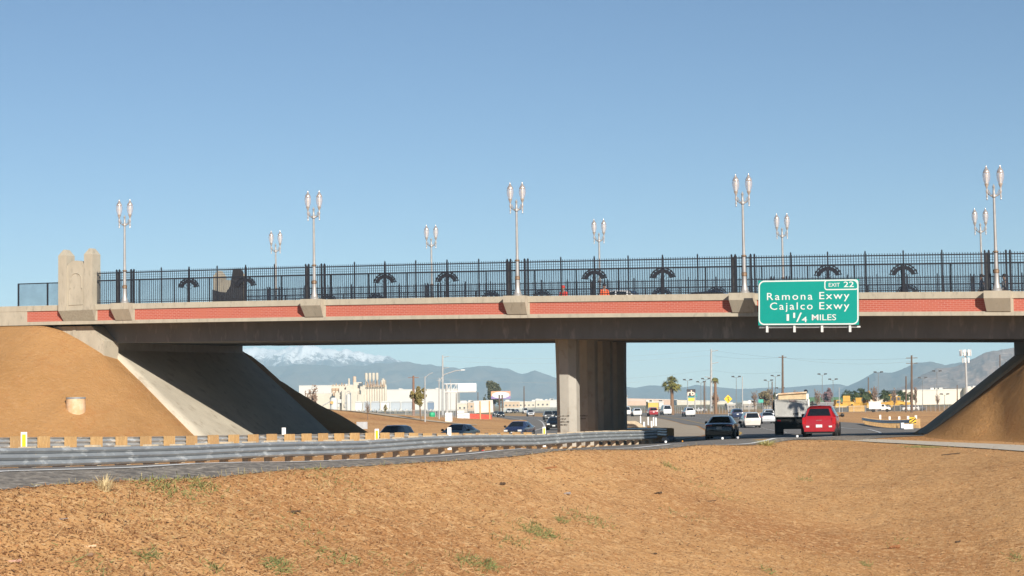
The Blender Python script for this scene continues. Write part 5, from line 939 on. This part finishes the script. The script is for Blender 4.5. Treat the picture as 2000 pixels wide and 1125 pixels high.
for a, b_, m, lb in ((693, 709, HG2, 'pale hopper car at left end of siding below silos'), (709, 724, HG, 'grey hopper car second from left below silos'), (724, 743, HG, 'grey hopper car behind the leafless sapling'), (743, 762, HG2, 'pale hopper car in middle of siding'), (762, 783, HG, 'light grey hopper car right of the dry shrub'), (783, 806, HG, 'grey hopper car left of the olive tree'), (834, 849, HB, 'dark blue grey rail car right of the olive tree')): hopper(lb, a, b_, 784, 900, m)
# chain-link fences
def cfence(label, pts, h, name='chain_link_fence', m=MESHC, step=3.0, pm=SIGNB, pr=.04):
    root = thing(name, label, 'fence', (0, 0, 0), 0, 'chain link fences in the distance'); Q = np.array(pts, float); P, _ = along(resample(Q, 200), step, 0); z = Gn(P[:, 0], P[:, 1]); b = MB(); n = len(P)
    b.add([(*P[i], z[i]+.05) for i in range(n)]+[(*P[i], z[i]+h) for i in range(n)], [(i, i+1, i+n+1, i+n) for i in range(n-1)]); b.build('mesh_panel', m, root)
    b = MB(); b.tube([(*P[i], z[i]+h) for i in range(n)], pr*.8, 4, cap=False); b.build('top_rail', pm, root)
    for i in range(min(n, 100)): b = MB(); b.tube([(*P[i], z[i]-.2), (*P[i], z[i]+h+.05)], pr, 5); b.build('post', pm, root)
def xy(px, Y): p = at(px, 800, Y); return (p.x, p.y)
cfence('long grey chain link fence behind the cars between column and dump truck', [xy(1222, 640), xy(1330, 545), xy(1440, 490), xy(1560, 470)], 2.0); cfence('grey chain link fence in front of yellow machines', [xy(1600, 480), xy(1700, 480), xy(1800, 475), xy(1905, 440)], 1.6)
cfence('pale slatted fence along the far left highway edge', [xy(978, 900), xy(1030, 900), xy(1100, 880)], 2.0, m=meshmat('slats', .75, (.42, .45, .42)), step=4); cfence('grey chain link fence before the rail cars', [xy(640, 520), xy(740, 470), xy(850, 470), xy(930, 560)], 2.2, step=4)
cfence('dark slatted yard fence behind red car roof', [xy(1598, 560), xy(1634, 560)], 2.6, m=meshmat('slats_dark', .8, (.20, .20, .20)), step=2.5)
# construction machines
MY = mat('machine_yellow', (.62, .36, .06), (.52, .29, .05), .8, .6); MBR = mat('machine_brown', (.13, .07, .05), (.2, .12, .07), 1, .7)
def machine(kind, label, px, Y, rz, sc=1):
    g0 = ground_at(px, Y); root = thing(kind, label, 'construction machine', g0, rz, 'yellow construction machines in the yard'); root.scale = (sc*1.25,)*3
    if kind == 'wheel_loader':
        for x in (-1.5, 1.5):
            for y in (-1, 1): b = MB(); b.tube([(x, y*.75, .75), (x, y*1.2, .75)], .75, 14); b.build('wheel', RUBBER, root)
        b = MB(); b.prism([(-3, .8), (-3, 1.9), (-1, 2.1), (.3, 1.7), (1.6, 1.5), (1.6, .8)], -.8, .8); b.build('body', MY, root)
        b = MB(); b.box(-.9, .5, -.7, .7, 1.9, 3.2); c_ = b.build('cab', MY, root); b = MB(); b.box(-.75, .35, -.73, .73, 2.3, 3.0); b.build('window', GREYW, c_)
        b = MB(); b.tube([(.8, -.5, 1.5), (2.4, -.5, 1.3), (3.0, -.5, .7)], .18, 6); b.tube([(.8, .5, 1.5), (2.4, .5, 1.3), (3.0, .5, .7)], .18, 6); b.build('lift_arm', MY, root)
        b = MB(); b.prism([(2.9, .2), (2.8, 1.2), (3.2, 1.4), (3.3, .5), (4.1, .2)], -1.3, 1.3); b.build('bucket', MBR, root)
    elif kind == 'excavator':
        for y in (-1.1, 1.1): b = MB(); b.prism([(-1.9, .3), (-1.6, .9), (1.6, .9), (1.9, .3), (1.5, 0), (-1.5, 0)], y-.3, y+.3); b.build('track', DARK, root)
        b = MB(); b.prism([(-2.4, 1), (-2.5, 2.1), (-.6, 2.3), (1.2, 2.0), (1.2, 1)], -1.3, 1.3); b.build('body', MY, root)
        b = MB(); b.box(.1, 1.4, -1.3, -.3, 1.9, 3.1); c_ = b.build('cab', MY, root); b = MB(); b.box(.2, 1.45, -1.33, -.4, 2.2, 2.9); b.build('window', GREYW, c_)
        b = MB(); b.tube([(1.0, .2, 1.9), (2.6, .2, 4.1), (4.6, .2, 4.6)], [.3, .34, .22], 6); b.build('boom', MBR, root); b = MB(); b.tube([(4.4, .2, 4.8), (5.6, .2, 2.2)], [.22, .15], 6); b.build('stick', MY, root)
        b = MB(); b.prism([(5.5, 2.2), (5.9, 1.5), (5.4, .9), (4.8, 1.2), (5.1, 1.7)], -.4, .8); b.build('bucket', MBR, root)
    else:
        for y in (-.9, .9): b = MB(); b.prism([(-1.8, .5), (-1.5, 1.1), (1.3, 1.1), (1.8, .5), (1.5, 0), (-1.5, 0)], y-.28, y+.28); b.build('track', DARK, root)
        b = MB(); b.prism([(-1.6, .8), (-1.6, 1.8), (-.2, 1.9), (1.8, 1.7), (1.8, .8)], -.6, .6); b.build('body', MY, root); b = MB(); b.box(-1.4, -.1, -.6, .6, 1.8, 2.9); c_ = b.build('cab', MY, root); b = MB(); b.box(-1.3, -.2, -.63, .63, 2.1, 2.75); b.build('window', GREYW, c_)
        b = MB(); b.prism([(2.3, .05), (2.1, .6), (2.3, 1.3), (2.5, 1.3), (2.4, .6), (2.5, .05)], -1.6, 1.6); b.build('blade', MY, root)
    return root
machine('bulldozer', 'small yellow bulldozer beside pale short pole', 1641, 505, R(20), .9); machine('wheel_loader', 'yellow loader with tall cab left of brown boom excavator', 1654, 510, R(80), 1.1); machine('excavator', 'yellow excavator with dark brown boom raised before left palms', 1664, 520, R(10), .95); machine('bulldozer', 'yellow bulldozer facing the road left of white service truck', 1677, 500, R(250), 1.05); machine('excavator', 'yellow excavator with arm folded just left of service truck', 1689, 520, R(120), .8)
machine('wheel_loader', 'yellow loader right behind the white service truck', 1735, 525, R(200), 1.15); machine('wheel_loader', 'yellow loader right of the white service truck', 1749, 500, R(-20), 1.0); machine('bulldozer', 'rightmost yellow machine with blade before right palms', 1760, 500, R(-10), 1.1)
t_ = thing('service_truck', 'white box service truck parked among yellow machines', 'truck', ground_at(1718, 470), R(-14), 'parked vehicles in the yard')
b = MB(); b.box(-2.6, .4, -1.1, 1.1, .8, 2.7); b.build('box_body', TW, t_); b = MB(); b.prism([(.45, .6), (.45, 2.0), (1.2, 2.0), (1.7, 1.35), (2.7, 1.25), (2.8, .6)], -.95, .95); b.build('cab', TW, t_); b = MB(); b.box(.6, 1.2, -.98, .98, 1.4, 1.9); b.build('window', GLASSD, t_)
for x in (-1.6, 1.9):
    for y in (-.9, .9): b = MB(); b.tube([(x, y-.12, .42), (x, y+.12, .42)], .42, 12); b.build('wheel', RUBBER, t_)
vehicle('suv', 'white_suv', 'white suv parked at right of the yellow machines', WHT, ground_at(1777, 490), R(100), 'suv', 'parked vehicles in the yard'); vehicle('sedan', 'dark_car', 'dark car parked right of the white parked suv', GREYP, ground_at(1789, 500), R(90), 'car', 'parked vehicles in the yard'); vehicle('sedan', 'white_car', 'white car parked behind fence between rb sign and merge sign', WHT, ground_at(1367, 640), R(80), 'car', 'parked vehicles in the yard')
# temporary barriers
OB = mat('barrier_orange', (.62, .10, .06), (.55, .08, .05), .8, .6)
def barrier(px, Y, label, m, w=.8, h=1.05, z=0, rz=0, grp='orange water barriers', name='water_barrier'):
    g0 = ground_at(px, Y); b = MB(); b.prism([(-.3, 0), (-.3, .2), (-.13, .45), (-.11, h), (.11, h), (.13, .45), (.3, .2), (.3, 0)], -w/2, w/2); o = b.build(name, m); o.location = (g0.x, g0.y, g0.z+z); o.rotation_euler = (0, 0, rz); tag(o, label, 'barrier', grp); return o
for k, px in enumerate((921, 927, 933.5, 940, 945.5, 951, 956.5)): barrier(px, 440-k*9, ('leftmost', 'second', 'third', 'middle', 'third from right', 'second from right', 'rightmost')[k]+' orange water barrier of the row under tilted white panel', OB, .75, 1.25, 0, R(75))
for k in range(3): barrier(876.5, 260, ('bottom', 'middle', 'top')[k]+' white barrier of the three piled beneath overhead sign post', WHITE, .95, .30, .40*k, R(80), 'stacked white barriers', 'stacked_barrier')
for j, (px, Y) in enumerate(((900, 310), (911, 345))):
    for k in range(3): barrier(px, Y, ('bottom', 'middle', 'top')[k]+(' barrier of the left pile by orange barriers', ' barrier of the right pile touching orange barriers')[j], WHITE, 1.1, .30, .42*k, R(75), 'stacked white barriers', 'stacked_barrier')
o = MB().lathe([(.0, 0), (.42, .0), (.5, .35), (.42, .7), (0, .8)], 10).build('green_tub', mat('tub_green', (.03, .42, .20), None, 2, .5)); o.location = ground_at(844, 300); tag(o, 'bright green round tub on ground between light poles', 'tub')
struct(rib('ramp_shoulder', smooth_poly([(-34, 272), (-27, 266), (-20, 259), (-11, 252.5), (-5, 249)]), smooth_poly([(-38, 292), (-30, 284), (-22, 272), (-12, 258), (-5, 251.5)]), .08, mat('ramp_concrete', (.52, .42, .30), (.45, .36, .25), .3, .9), 60, 4, 1))
pp = thing('drain_pipe', 'short upright corrugated drain pipe sunk in the left dirt slope', 'pipe')
# ------------------------------------------------------------------ mountains, field, haze
def ridge(name, prof_, Y, depth, m, seed, rough=.26, ni=340, nj=60):
    P = np.array(prof_, float); px = np.linspace(P[0, 0], P[-1, 0], ni); py = np.interp(px, P[:, 0], P[:, 1]); V = []
    hh = [at(a, b_, Y) for a, b_ in zip(px, py)]
    for i in range(ni):
        for j in range(nj):
            f = (j-nj*.55)/(nj*.55); f = max(-1, f); x = hh[i].x*(1+f*depth/Y); y = Y+f*depth; top = hh[i].z+5; e = max(0, 1-abs(f))**.85
            g_ = noise.fractal(Vector((x*7.5/depth+seed, f*3.2, seed*.37)), .9, 2.1, 7)
            z = top*e*(1+rough*g_*(1-.75*e))+top*.25*g_*e*(1-e)*1.6-5; V.append((x, y, z))
    return struct(npmesh(name, V, grid_faces(ni, nj), m, smooth=True))
def mountmat(name, a, b_=None, snow=None):
    m = mat(name, a, b_, .006, .95, spec=.1)
    if snow:
        nt = m.node_tree; b = nt.nodes['Principled BSDF']; src = b.inputs['Base Color'].links[0].from_socket; tc = nt.nodes.new('ShaderNodeTexCoord'); sp = nt.nodes.new('ShaderNodeSeparateXYZ'); nt.links.new(tc.outputs['Object'], sp.inputs[0])
        k = nt.nodes.new('ShaderNodeMath'); k.operation = 'MULTIPLY_ADD'; nt.links.new(nz(nt, tc.outputs['Object'], .016, 7, .8, .25, .75), k.inputs[0]); k.inputs[1].default_value = snow[1]-snow[0]; nt.links.new(sp.outputs[2], k.inputs[2])
        mr = nt.nodes.new('ShaderNodeMapRange'); nt.links.new(k.outputs[0], mr.inputs[0]); mr.inputs[1].default_value = snow[1]; mr.inputs[2].default_value = snow[1]+35; mr.inputs[4].default_value = .85
        nt.links.new(ramp_mix(nt, mr.outputs[0], src, (.85, .84, .84)), b.inputs['Base Color'])
    return m
ridge('snowy_mountain', [(380, 720), (440, 690), (500, 681), (560, 676), (600, 675), (650, 680), (700, 688), (740, 696), (760, 700), (790, 710), (830, 728), (900, 760), (950, 790)], 10500, 1200, mountmat('rock_snowy', (.20, .16, .14), (.14, .12, .11), (160, 345)), 3.1, .42)
ridge('mountain_range', [(360, 740), (450, 722), (520, 718), (600, 712), (680, 716), (740, 712), (790, 706), (820, 707), (850, 716), (880, 720), (920, 716), (955, 714), (990, 720), (1020, 730), (1045, 725), (1075, 735), (1110, 744), (1160, 752), (1220, 755), (1245, 757), (1262, 753), (1290, 754), (1320, 758), (1360, 752), (1400, 756), (1440, 760), (1480, 758), (1530, 757), (1580, 752), (1640, 751), (1680, 758), (1740, 775)], 9200, 1100, mountmat('rock_brown', (.16, .12, .085), (.11, .085, .06)), 7.7)
ridge('mountain_range', [(1600, 785), (1640, 762), (1680, 742), (1710, 726), (1740, 727), (1760, 722), (1790, 711), (1820, 709), (1845, 714), (1870, 710), (1920, 700), (2000, 690), (2120, 700)], 8000, 1000, mountmat('rock_brown', (.16, .12, .085)), 12.2)
ridge('boulder_hill', [(1690, 785), (1730, 768), (1770, 752), (1800, 733), (1830, 720), (1860, 716), (1890, 706), (1920, 690), (1950, 683), (1980, 680), (2030, 672), (2120, 680), (2240, 720)], 4700, 700, mat('boulder_rock', (.34, .245, .19), (.22, .17, .14), .03, .95, spec=.1, c3=(.48, .38, .31), s3=.034, bump=1, bscale=.06), 5.5, .25, 260, 60)
fl = [at(px, py, Y) for px, py, Y in ((1560, 785, 1300), (1680, 785, 1300), (1680, 775.5, 1750), (1560, 776, 1750))]
struct(npmesh('green_field', [tuple(p) for p in fl], [[0, 1, 2, 3]], mat('crop_green', (.10, .24, .05), (.13, .26, .07), .05, .9)))
hz = MB(); hz.box(-11800, 11800, -11800, 11800, -8, 385); hz = stuff(hz.build('haze', None if False else bpy.data.materials.new('haze_air')))
hm = hz.data.materials[0]; hm.use_nodes = True; nt = hm.node_tree; nt.nodes.remove(nt.nodes['Principled BSDF']); pv = nt.nodes.new('ShaderNodeVolumePrincipled'); pv.inputs['Color'].default_value = (.52, .81, 1.0, 1); pv.inputs['Density'].default_value = 1.0e-4; pv.inputs['Anisotropy'].default_value = -0.15
nt.links.new(pv.outputs[0], nt.nodes['Material Output'].inputs['Volume'])
# ------------------------------------------------------------------ foreground litter, straw and weeds
def scatter(n, y0=21, y1=100, lo=.1, hi=60, pxr=(-60, 2060)):
    u = rng.random(n); Y = 1/(1/y0-u*(1/y0-1/y1)); px = rng.uniform(*pxr, n); X = (px-1000)/F*Y; k = right_of_RE(X, Y); ok = (k > lo) & (k < hi); return X[ok], Y[ok]
def straw(name, X, Y, L, w, m, up=.15, seed=1):
    n = len(X); a = rng.uniform(0, 2*PI, n); e = np.abs(rng.normal(0, up, n)); l = L*rng.uniform(.4, 1.5, n); z = GD(X, Y)+.01; d = np.stack([np.cos(a)*np.cos(e), np.sin(a)*np.cos(e), np.sin(e)], 1)*l[:, None]
    s = np.stack([-np.sin(a), np.cos(a), np.zeros(n)], 1)*w; up_ = np.array([0, 0, w*1.2]); p = np.stack([X, Y, z], 1)
    V = np.concatenate([p-s, p+s, p+up_, p-s*.5+d, p+s*.5+d, p+up_*.5+d], 1).reshape(-1, 3); i = (np.arange(n)*6)[:, None]
    Fq = np.concatenate([i+np.array([[0, 1, 4, 3]]), i+np.array([[1, 2, 5, 4]]), i+np.array([[2, 0, 3, 5]])], 0); return stuff(npmesh(name, V, Fq, m))
STR1 = mat('dry_straw', (.62, .43, .22), (.50, .32, .15), 2, .9); STR2 = mat('brown_mulch', (.25, .12, .048), (.40, .21, .09), 2, .95); STR3 = mat('dark_bark', (.09, .05, .03), None, 3, .95); ORM = mat('orange_mulch', (.53, .295, .125), (.44, .235, .095), 3, .95)
X, Y = scatter(18000); straw('brown_mulch', X, Y, .05, .008, STR2, .4)
X, Y = scatter(26000); straw('orange_mulch', X, Y, .045, .008, ORM, .45)
X, Y = scatter(15000); k = fbm(X*.12, Y*.12, 3, 77) > -.03; straw('dry_straw', X[k], Y[k], .10, .005, STR1, .35)
X, Y = scatter(420); straw('long_straw', X, Y, .24, .004, STR1, .35)
X, Y = scatter(700); straw('dark_bark', X, Y, .07, .009, STR3, .2); X, Y = scatter(5000); k = fbm(X*.15, Y*.15, 3, 55) > -.05; straw('dark_bark', X[k], Y[k], .05, .012, STR3, .35); X, Y = scatter(16000, 21, 60, .2, 10, (-60, 1150)); k = rng.random(len(X)) > np.clip((X/Y*F+1000)/1300-.1, 0, 1)*1.1-.15; straw('brown_mulch', X[k], Y[k], .06, .013, STR2, .4); X, Y = scatter(9000, 50, 95, .3, 4.5, (1180, 1720)); k = rng.random(len(X)) < np.exp(-((X/Y*F-450)/150)**2-((right_of_RE(X, Y)-1.2)/1.5)**2)*.8; straw('brown_mulch', X[k], Y[k], .07, .014, STR2, .4); X, Y = scatter(7000); straw('dark_bark', X, Y, .05, .011, STR2, .4); X, Y = scatter(2500, 21, 70, .3, 14, (-60, 1200)); straw('dry_straw', X, Y, .16, .006, STR1, .4)
def lumps(name, X, Y, r0, m, sq=.65):
    n = len(X); r = r0*np.minimum(rng.lognormal(0, .45, n), 2); z = GD(X, Y)+r*.15; base = np.array([(1, 0, 0), (0, 1, 0), (-1, 0, 0), (0, -1, 0), (0, 0, 1), (0, 0, -1)], float); V = base[None]*rng.uniform(.6, 1.3, (n, 6, 1))*r[:, None, None]; V[:, :, 2] *= sq; a = rng.uniform(0, 6.28, n); c, s = np.cos(a)[:, None], np.sin(a)[:, None]
    V = np.stack([V[:, :, 0]*c-V[:, :, 1]*s+X[:, None], V[:, :, 0]*s+V[:, :, 1]*c+Y[:, None], V[:, :, 2]+z[:, None]], 2).reshape(-1, 3); f = np.array([(0, 1, 4), (1, 2, 4), (2, 3, 4), (3, 0, 4), (1, 0, 5), (2, 1, 5), (3, 2, 5), (0, 3, 5)])
    return stuff(npmesh(name, V, ((np.arange(n)*6)[:, None, None]+f[None]).reshape(-1, 3), m))
CLOD = mat('dirt_clod', (.40, .205, .085), (.30, .15, .06), 4, .95)
X, Y = scatter(9000); lumps('dirt_clods', X, Y, .02, CLOD); X, Y = scatter(350); lumps('dirt_clods', X, Y, .024, CLOD)
X, Y = scatter(220); lumps('pale_pebbles', X, Y, .013, mat('pebble', (.62, .58, .52), (.4, .37, .33), 5, .8)); X, Y = scatter(7000, 26, 100, -2.6, .15); lumps('shoulder_gravel', X, Y, .024, mat('gravel_chip', (.42, .38, .32), (.16, .145, .13), 9, .9)); X, Y = scatter(220, 26, 100, -2.6, -.1); lumps('shoulder_gravel', X, Y, .026, mat('white_stone', (.6, .57, .52), None, 5, .8))
# weeds: many small blades around chosen places
WG = mat('weed_green', (.17, .19, .06), (.28, .26, .09), 3, .8); WD = mat('dry_grass', (.42, .34, .13), (.52, .42, .2), 3, .85)
def gpt(px, py):       # ground point under a photo pixel
    r_ = ray(px, py); t = 15.
    for _ in range(260):
        z = float(GD(np.array([r_.x/r_.y*t]), np.array([t]))[0]); d = r_.z/r_.y*t-z
        if d < .002: break
        t += max(d/abs(r_.z/r_.y)*.12, .02) if r_.z < 0 else 5
        if t > 140: break
    return r_.x/r_.y*t, t
WX, WY = [], []
for px, py, w, n in ((320, 952, 60, 260), (390, 948, 40, 160), (545, 1108, 30, 160), (1050, 1040, 45, 330), (1098, 1018, 14, 60), (1150, 1016, 50, 130), (925, 1100, 40, 190), (960, 1105, 8, 60), (290, 1088, 20, 80), (655, 1090, 50, 120), (1800, 874, 34, 420), (1570, 936, 16, 50), (1400, 962, 60, 70), (1310, 914, 20, 90), (1750, 1062, 50, 30), (1690, 1105, 10, 40), (1500, 1115, 10, 40), (1980, 1090, 14, 60), (640, 930, 60, 90), (590, 1030, 60, 50), (1000, 1060, 40, 60), (830, 900, 10, 60), (1340, 1010, 60, 40), (200, 1110, 60, 50), (420, 1110, 20, 50), (770, 1110, 60, 40)):
    x, y = gpt(px, py); s_ = w*y/F; n = int(n*.8); WX += list(rng.normal(x, s_*.55, n)); WY += list(rng.normal(y, max(.25, s_*.8), n))
WX, WY = np.array(WX), np.array(WY); k = right_of_RE(WX, WY) > .05; straw('green_weeds', WX[k], WY[k], .095, .010, WG, .7)
X, Y = scatter(11000, 28, 95, .0, 2.2); straw('verge_grass', X, Y, .085, .005, WD, .8)
X, Y = scatter(700, 20, 95, .0, 30); straw('sparse_grass', X, Y, .08, .006, WG, .8)
def tuft(label, px, py, hpx, wpx, m, n=90):
    x, y = gpt(px, py); h = hpx*y/F; w = wpx*y/F; z = float(GD(np.array([x]), np.array([y]))[0]); b = MB()
    for _ in range(n):
        a = random.uniform(0, 2*PI); rr_ = random.random()*w*.22; p0 = Vector((math.cos(a)*rr_, math.sin(a)*rr_, -.02)); d = Vector((math.cos(a)*w*.5*random.random(), math.sin(a)*w*.5*random.random(), h*random.uniform(.4, 1.05))); md = p0+d*.6; q = p0+d+Vector((d.x*.4, d.y*.4, -h*.06)); sd = Vector((-math.sin(a), math.cos(a), 0))*.008
        b.add([p0-sd, p0+sd, md+sd*.7, md-sd*.7, q], ((0, 1, 2, 3), (3, 2, 4)))
    o = b.build('grass_tuft', m); o.location = (x, y, z); return tag(o, label, 'grass tuft', 'dry grass tufts on the verge')
tuft('tall pale dry grass tuft at the road edge on far left', 203, 958, 38, 60, mat('straw_pale', (.62, .50, .28), None, 3, .9), 110); tuft('yellow green grass tuft on the verge below the black sedan', 1497, 870, 15, 60, mat('grass_yellow', (.36, .36, .12), (.5, .45, .18), 4, .85), 220); tuft('single thin dry stalk right of guardrail end', 1308, 884, 24, 6, WD, 4); tuft('sparse dry stalks left of the tall pale tuft', 150, 965, 24, 14, STR1, 8); tuft('wispy dry stalks leaning in left foreground', 620, 955, 18, 14, STR1, 10)
def debris(name, label, px, py, lpx, tpx, m, rz=0, cat='debris', tilt=.1):
    x, y = gpt(px, py); L = lpx*y/F; T = max(.01, tpx*.7*y/F); z = float(GD(np.array([x]), np.array([y]))[0]); b = MB(); pts = [Vector((L*(i/5-.5), .12*T*random.uniform(-1, 1)*4, T*.35+L*tilt*(i/5-.5)+random.uniform(-.1, .1)*T)) for i in range(6)]; b.tube(pts, [T*.5*random.uniform(.6, 1.1) for _ in range(6)], 6); o = b.build(name, m, None, 50); o.location = (x, y, z+T*.2); o.rotation_euler = (0, 0, rz); return tag(o, label, cat, 'debris on the dirt')
STK = mat('dark_wood', (.09, .055, .03), None, 4, .9); SPL = mat('split_wood', (.30, .13, .05), None, 4, .9); ROCK = mat('grey_rock', (.30, .26, .24), (.2, .17, .16), 3, .9)
for a in (('wood_plank', 'reddish split plank with dark end just below guardrail', 1067, 916, 42, 5, SPL, .1), ('stick', 'dark stick lying on the dirt at far right under gravel path', 1857, 888, 36, 3.5, STK, -.15), ('stick', 'thin dark stick in the middle right dirt', 1381, 980, 36, 2.5, STK, -.1), ('stick', 'reddish thin stick left of middle right stick', 1358, 934, 38, 2.5, SPL, -.1), ('bark_clump', 'dark round clump on dirt below the column', 982, 948, 11, 9, STK, .3), ('bark_clump', 'dark clump in right middle dirt', 1286, 965, 14, 6, STK, 0), ('bark_clump', 'reddish brown root clump at lower right', 1748, 1072, 22, 11, SPL, .2), ('bark_clump', 'dark clump right of the reddish root clump', 1872, 1060, 12, 6, STK, .5), ('bark_clump', 'long dark root clump left of centre foreground', 572, 1003, 30, 9, STK, -.2),
          ('bark_clump', 'dark clump near bottom centre of dirt', 1278, 1083, 12, 5, STK, -.3), ('stone', 'flat pinkish stone in lower left corner', 28, 1100, 26, 9, mat('pink_stone', (.55, .32, .25), None, 4, .9), 0), ('stone', 'grey stone near the centre of dirt', 1108, 967, 12, 8, ROCK, .4), ('stone', 'brown stone at lower left beside pale leaf', 170, 1088, 22, 9, mat('brown_rock', (.26, .16, .10), None, 4, .9), 0), ('dry_leaf', 'pale curled leaf in lower left dirt', 178, 1070, 20, 7, mat('pale_leaf', (.66, .48, .30), None, 4, .9), .1), ('stick', 'curved grey stick lying in left foreground', 120, 1016, 30, 4, ROCK, -.4), ('stick', 'pale long straw stick below guardrail centre', 815, 953, 80, 1.6, STR1, -.08), ('stick', 'dark bent twig at lower centre', 914, 1031, 34, 1.8, STK, -.2)): debris(*a)
for px, py, m, lb in ((1300, 862, WHITE, 'white crumpled cup on the road by the black sedan'), (1411, 861, WHITE, 'white paper cup under the black sedan on edge line'), (1441, 859, mat('grey_litter', (.5, .5, .52), None, 4, .7), 'small grey litter right of black sedan'), (1557, 853, WHITE, 'white crumpled litter below the dump truck'), (943, 880, mat('red_litter', (.6, .04, .03), None, 4, .6), 'red cup lying at foot of guardrail'), (1333, 864, mat('amber_reflector', (.85, .35, .02), None, 4, .5), 'small amber road reflector beyond guardrail end')):
    p = at(px, py, 92 if px > 1200 else 82); b = MB(); q_ = .35 if 'amber' in lb else .62; b.lathe([(0, 0), (.09*q_, .0), (.11*q_, .12*q_), (.07*q_, .17*q_), (0, .16*q_)], 9); o = b.build('litter', m, None, 50); o.location = (p.x, p.y, G(p.x, p.y)+.045); tag(o, lb, 'litter', 'litter along the road')
tb = thing('rubbish_pile', 'pile of pale rubbish and blue bag beyond guardrail end', 'rubbish', place(1306, 31, 855))
for x, y, r_, m in ((-.25, 0, .2, WHITE), (.15, .1, .28, mat('blue_bag', (.18, .25, .36), None, 4, .6)), (.0, .3, .24, mat('grey_bag', (.5, .5, .5), None, 4, .6)), (-.1, -.2, .14, WHITE)): b = MB(); b.lathe([(0, 0), (r_, .05), (r_*1.05, r_*.6), (r_*.6, r_*1.2), (0, r_*1.3)], 9, (x, y, 0)); b.build('bag', m, tb, 50)
# drain pipe standing in the left slope
dg_ = bpy.context.evaluated_depsgraph_get(); dg_.update(); rd = ray(148, 803).normalized(); hit = S.ray_cast(dg_, rd*55, rd); pr_ = hit[1]+rd*.3; pp.location = pr_+Vector((0, 0, .15)); b = MB(); b.lathe([(.55, -1.6)]+[(.55+(.015 if i % 2 else 0), -1.5+i*.1) for i in range(21)]+[(.55, .62), (.5, .62), (.5, .3), (0, .3)], 20); b.build('pipe_wall', mat('dusty_pipe', (.58, .36, .19), (.66, .48, .32), 3, .85), pp, 30)
b = MB(); b.lathe([(.57, .56), (.58, .66), (.5, .66)], 20); b.build('rim', GALV, pp, 30)
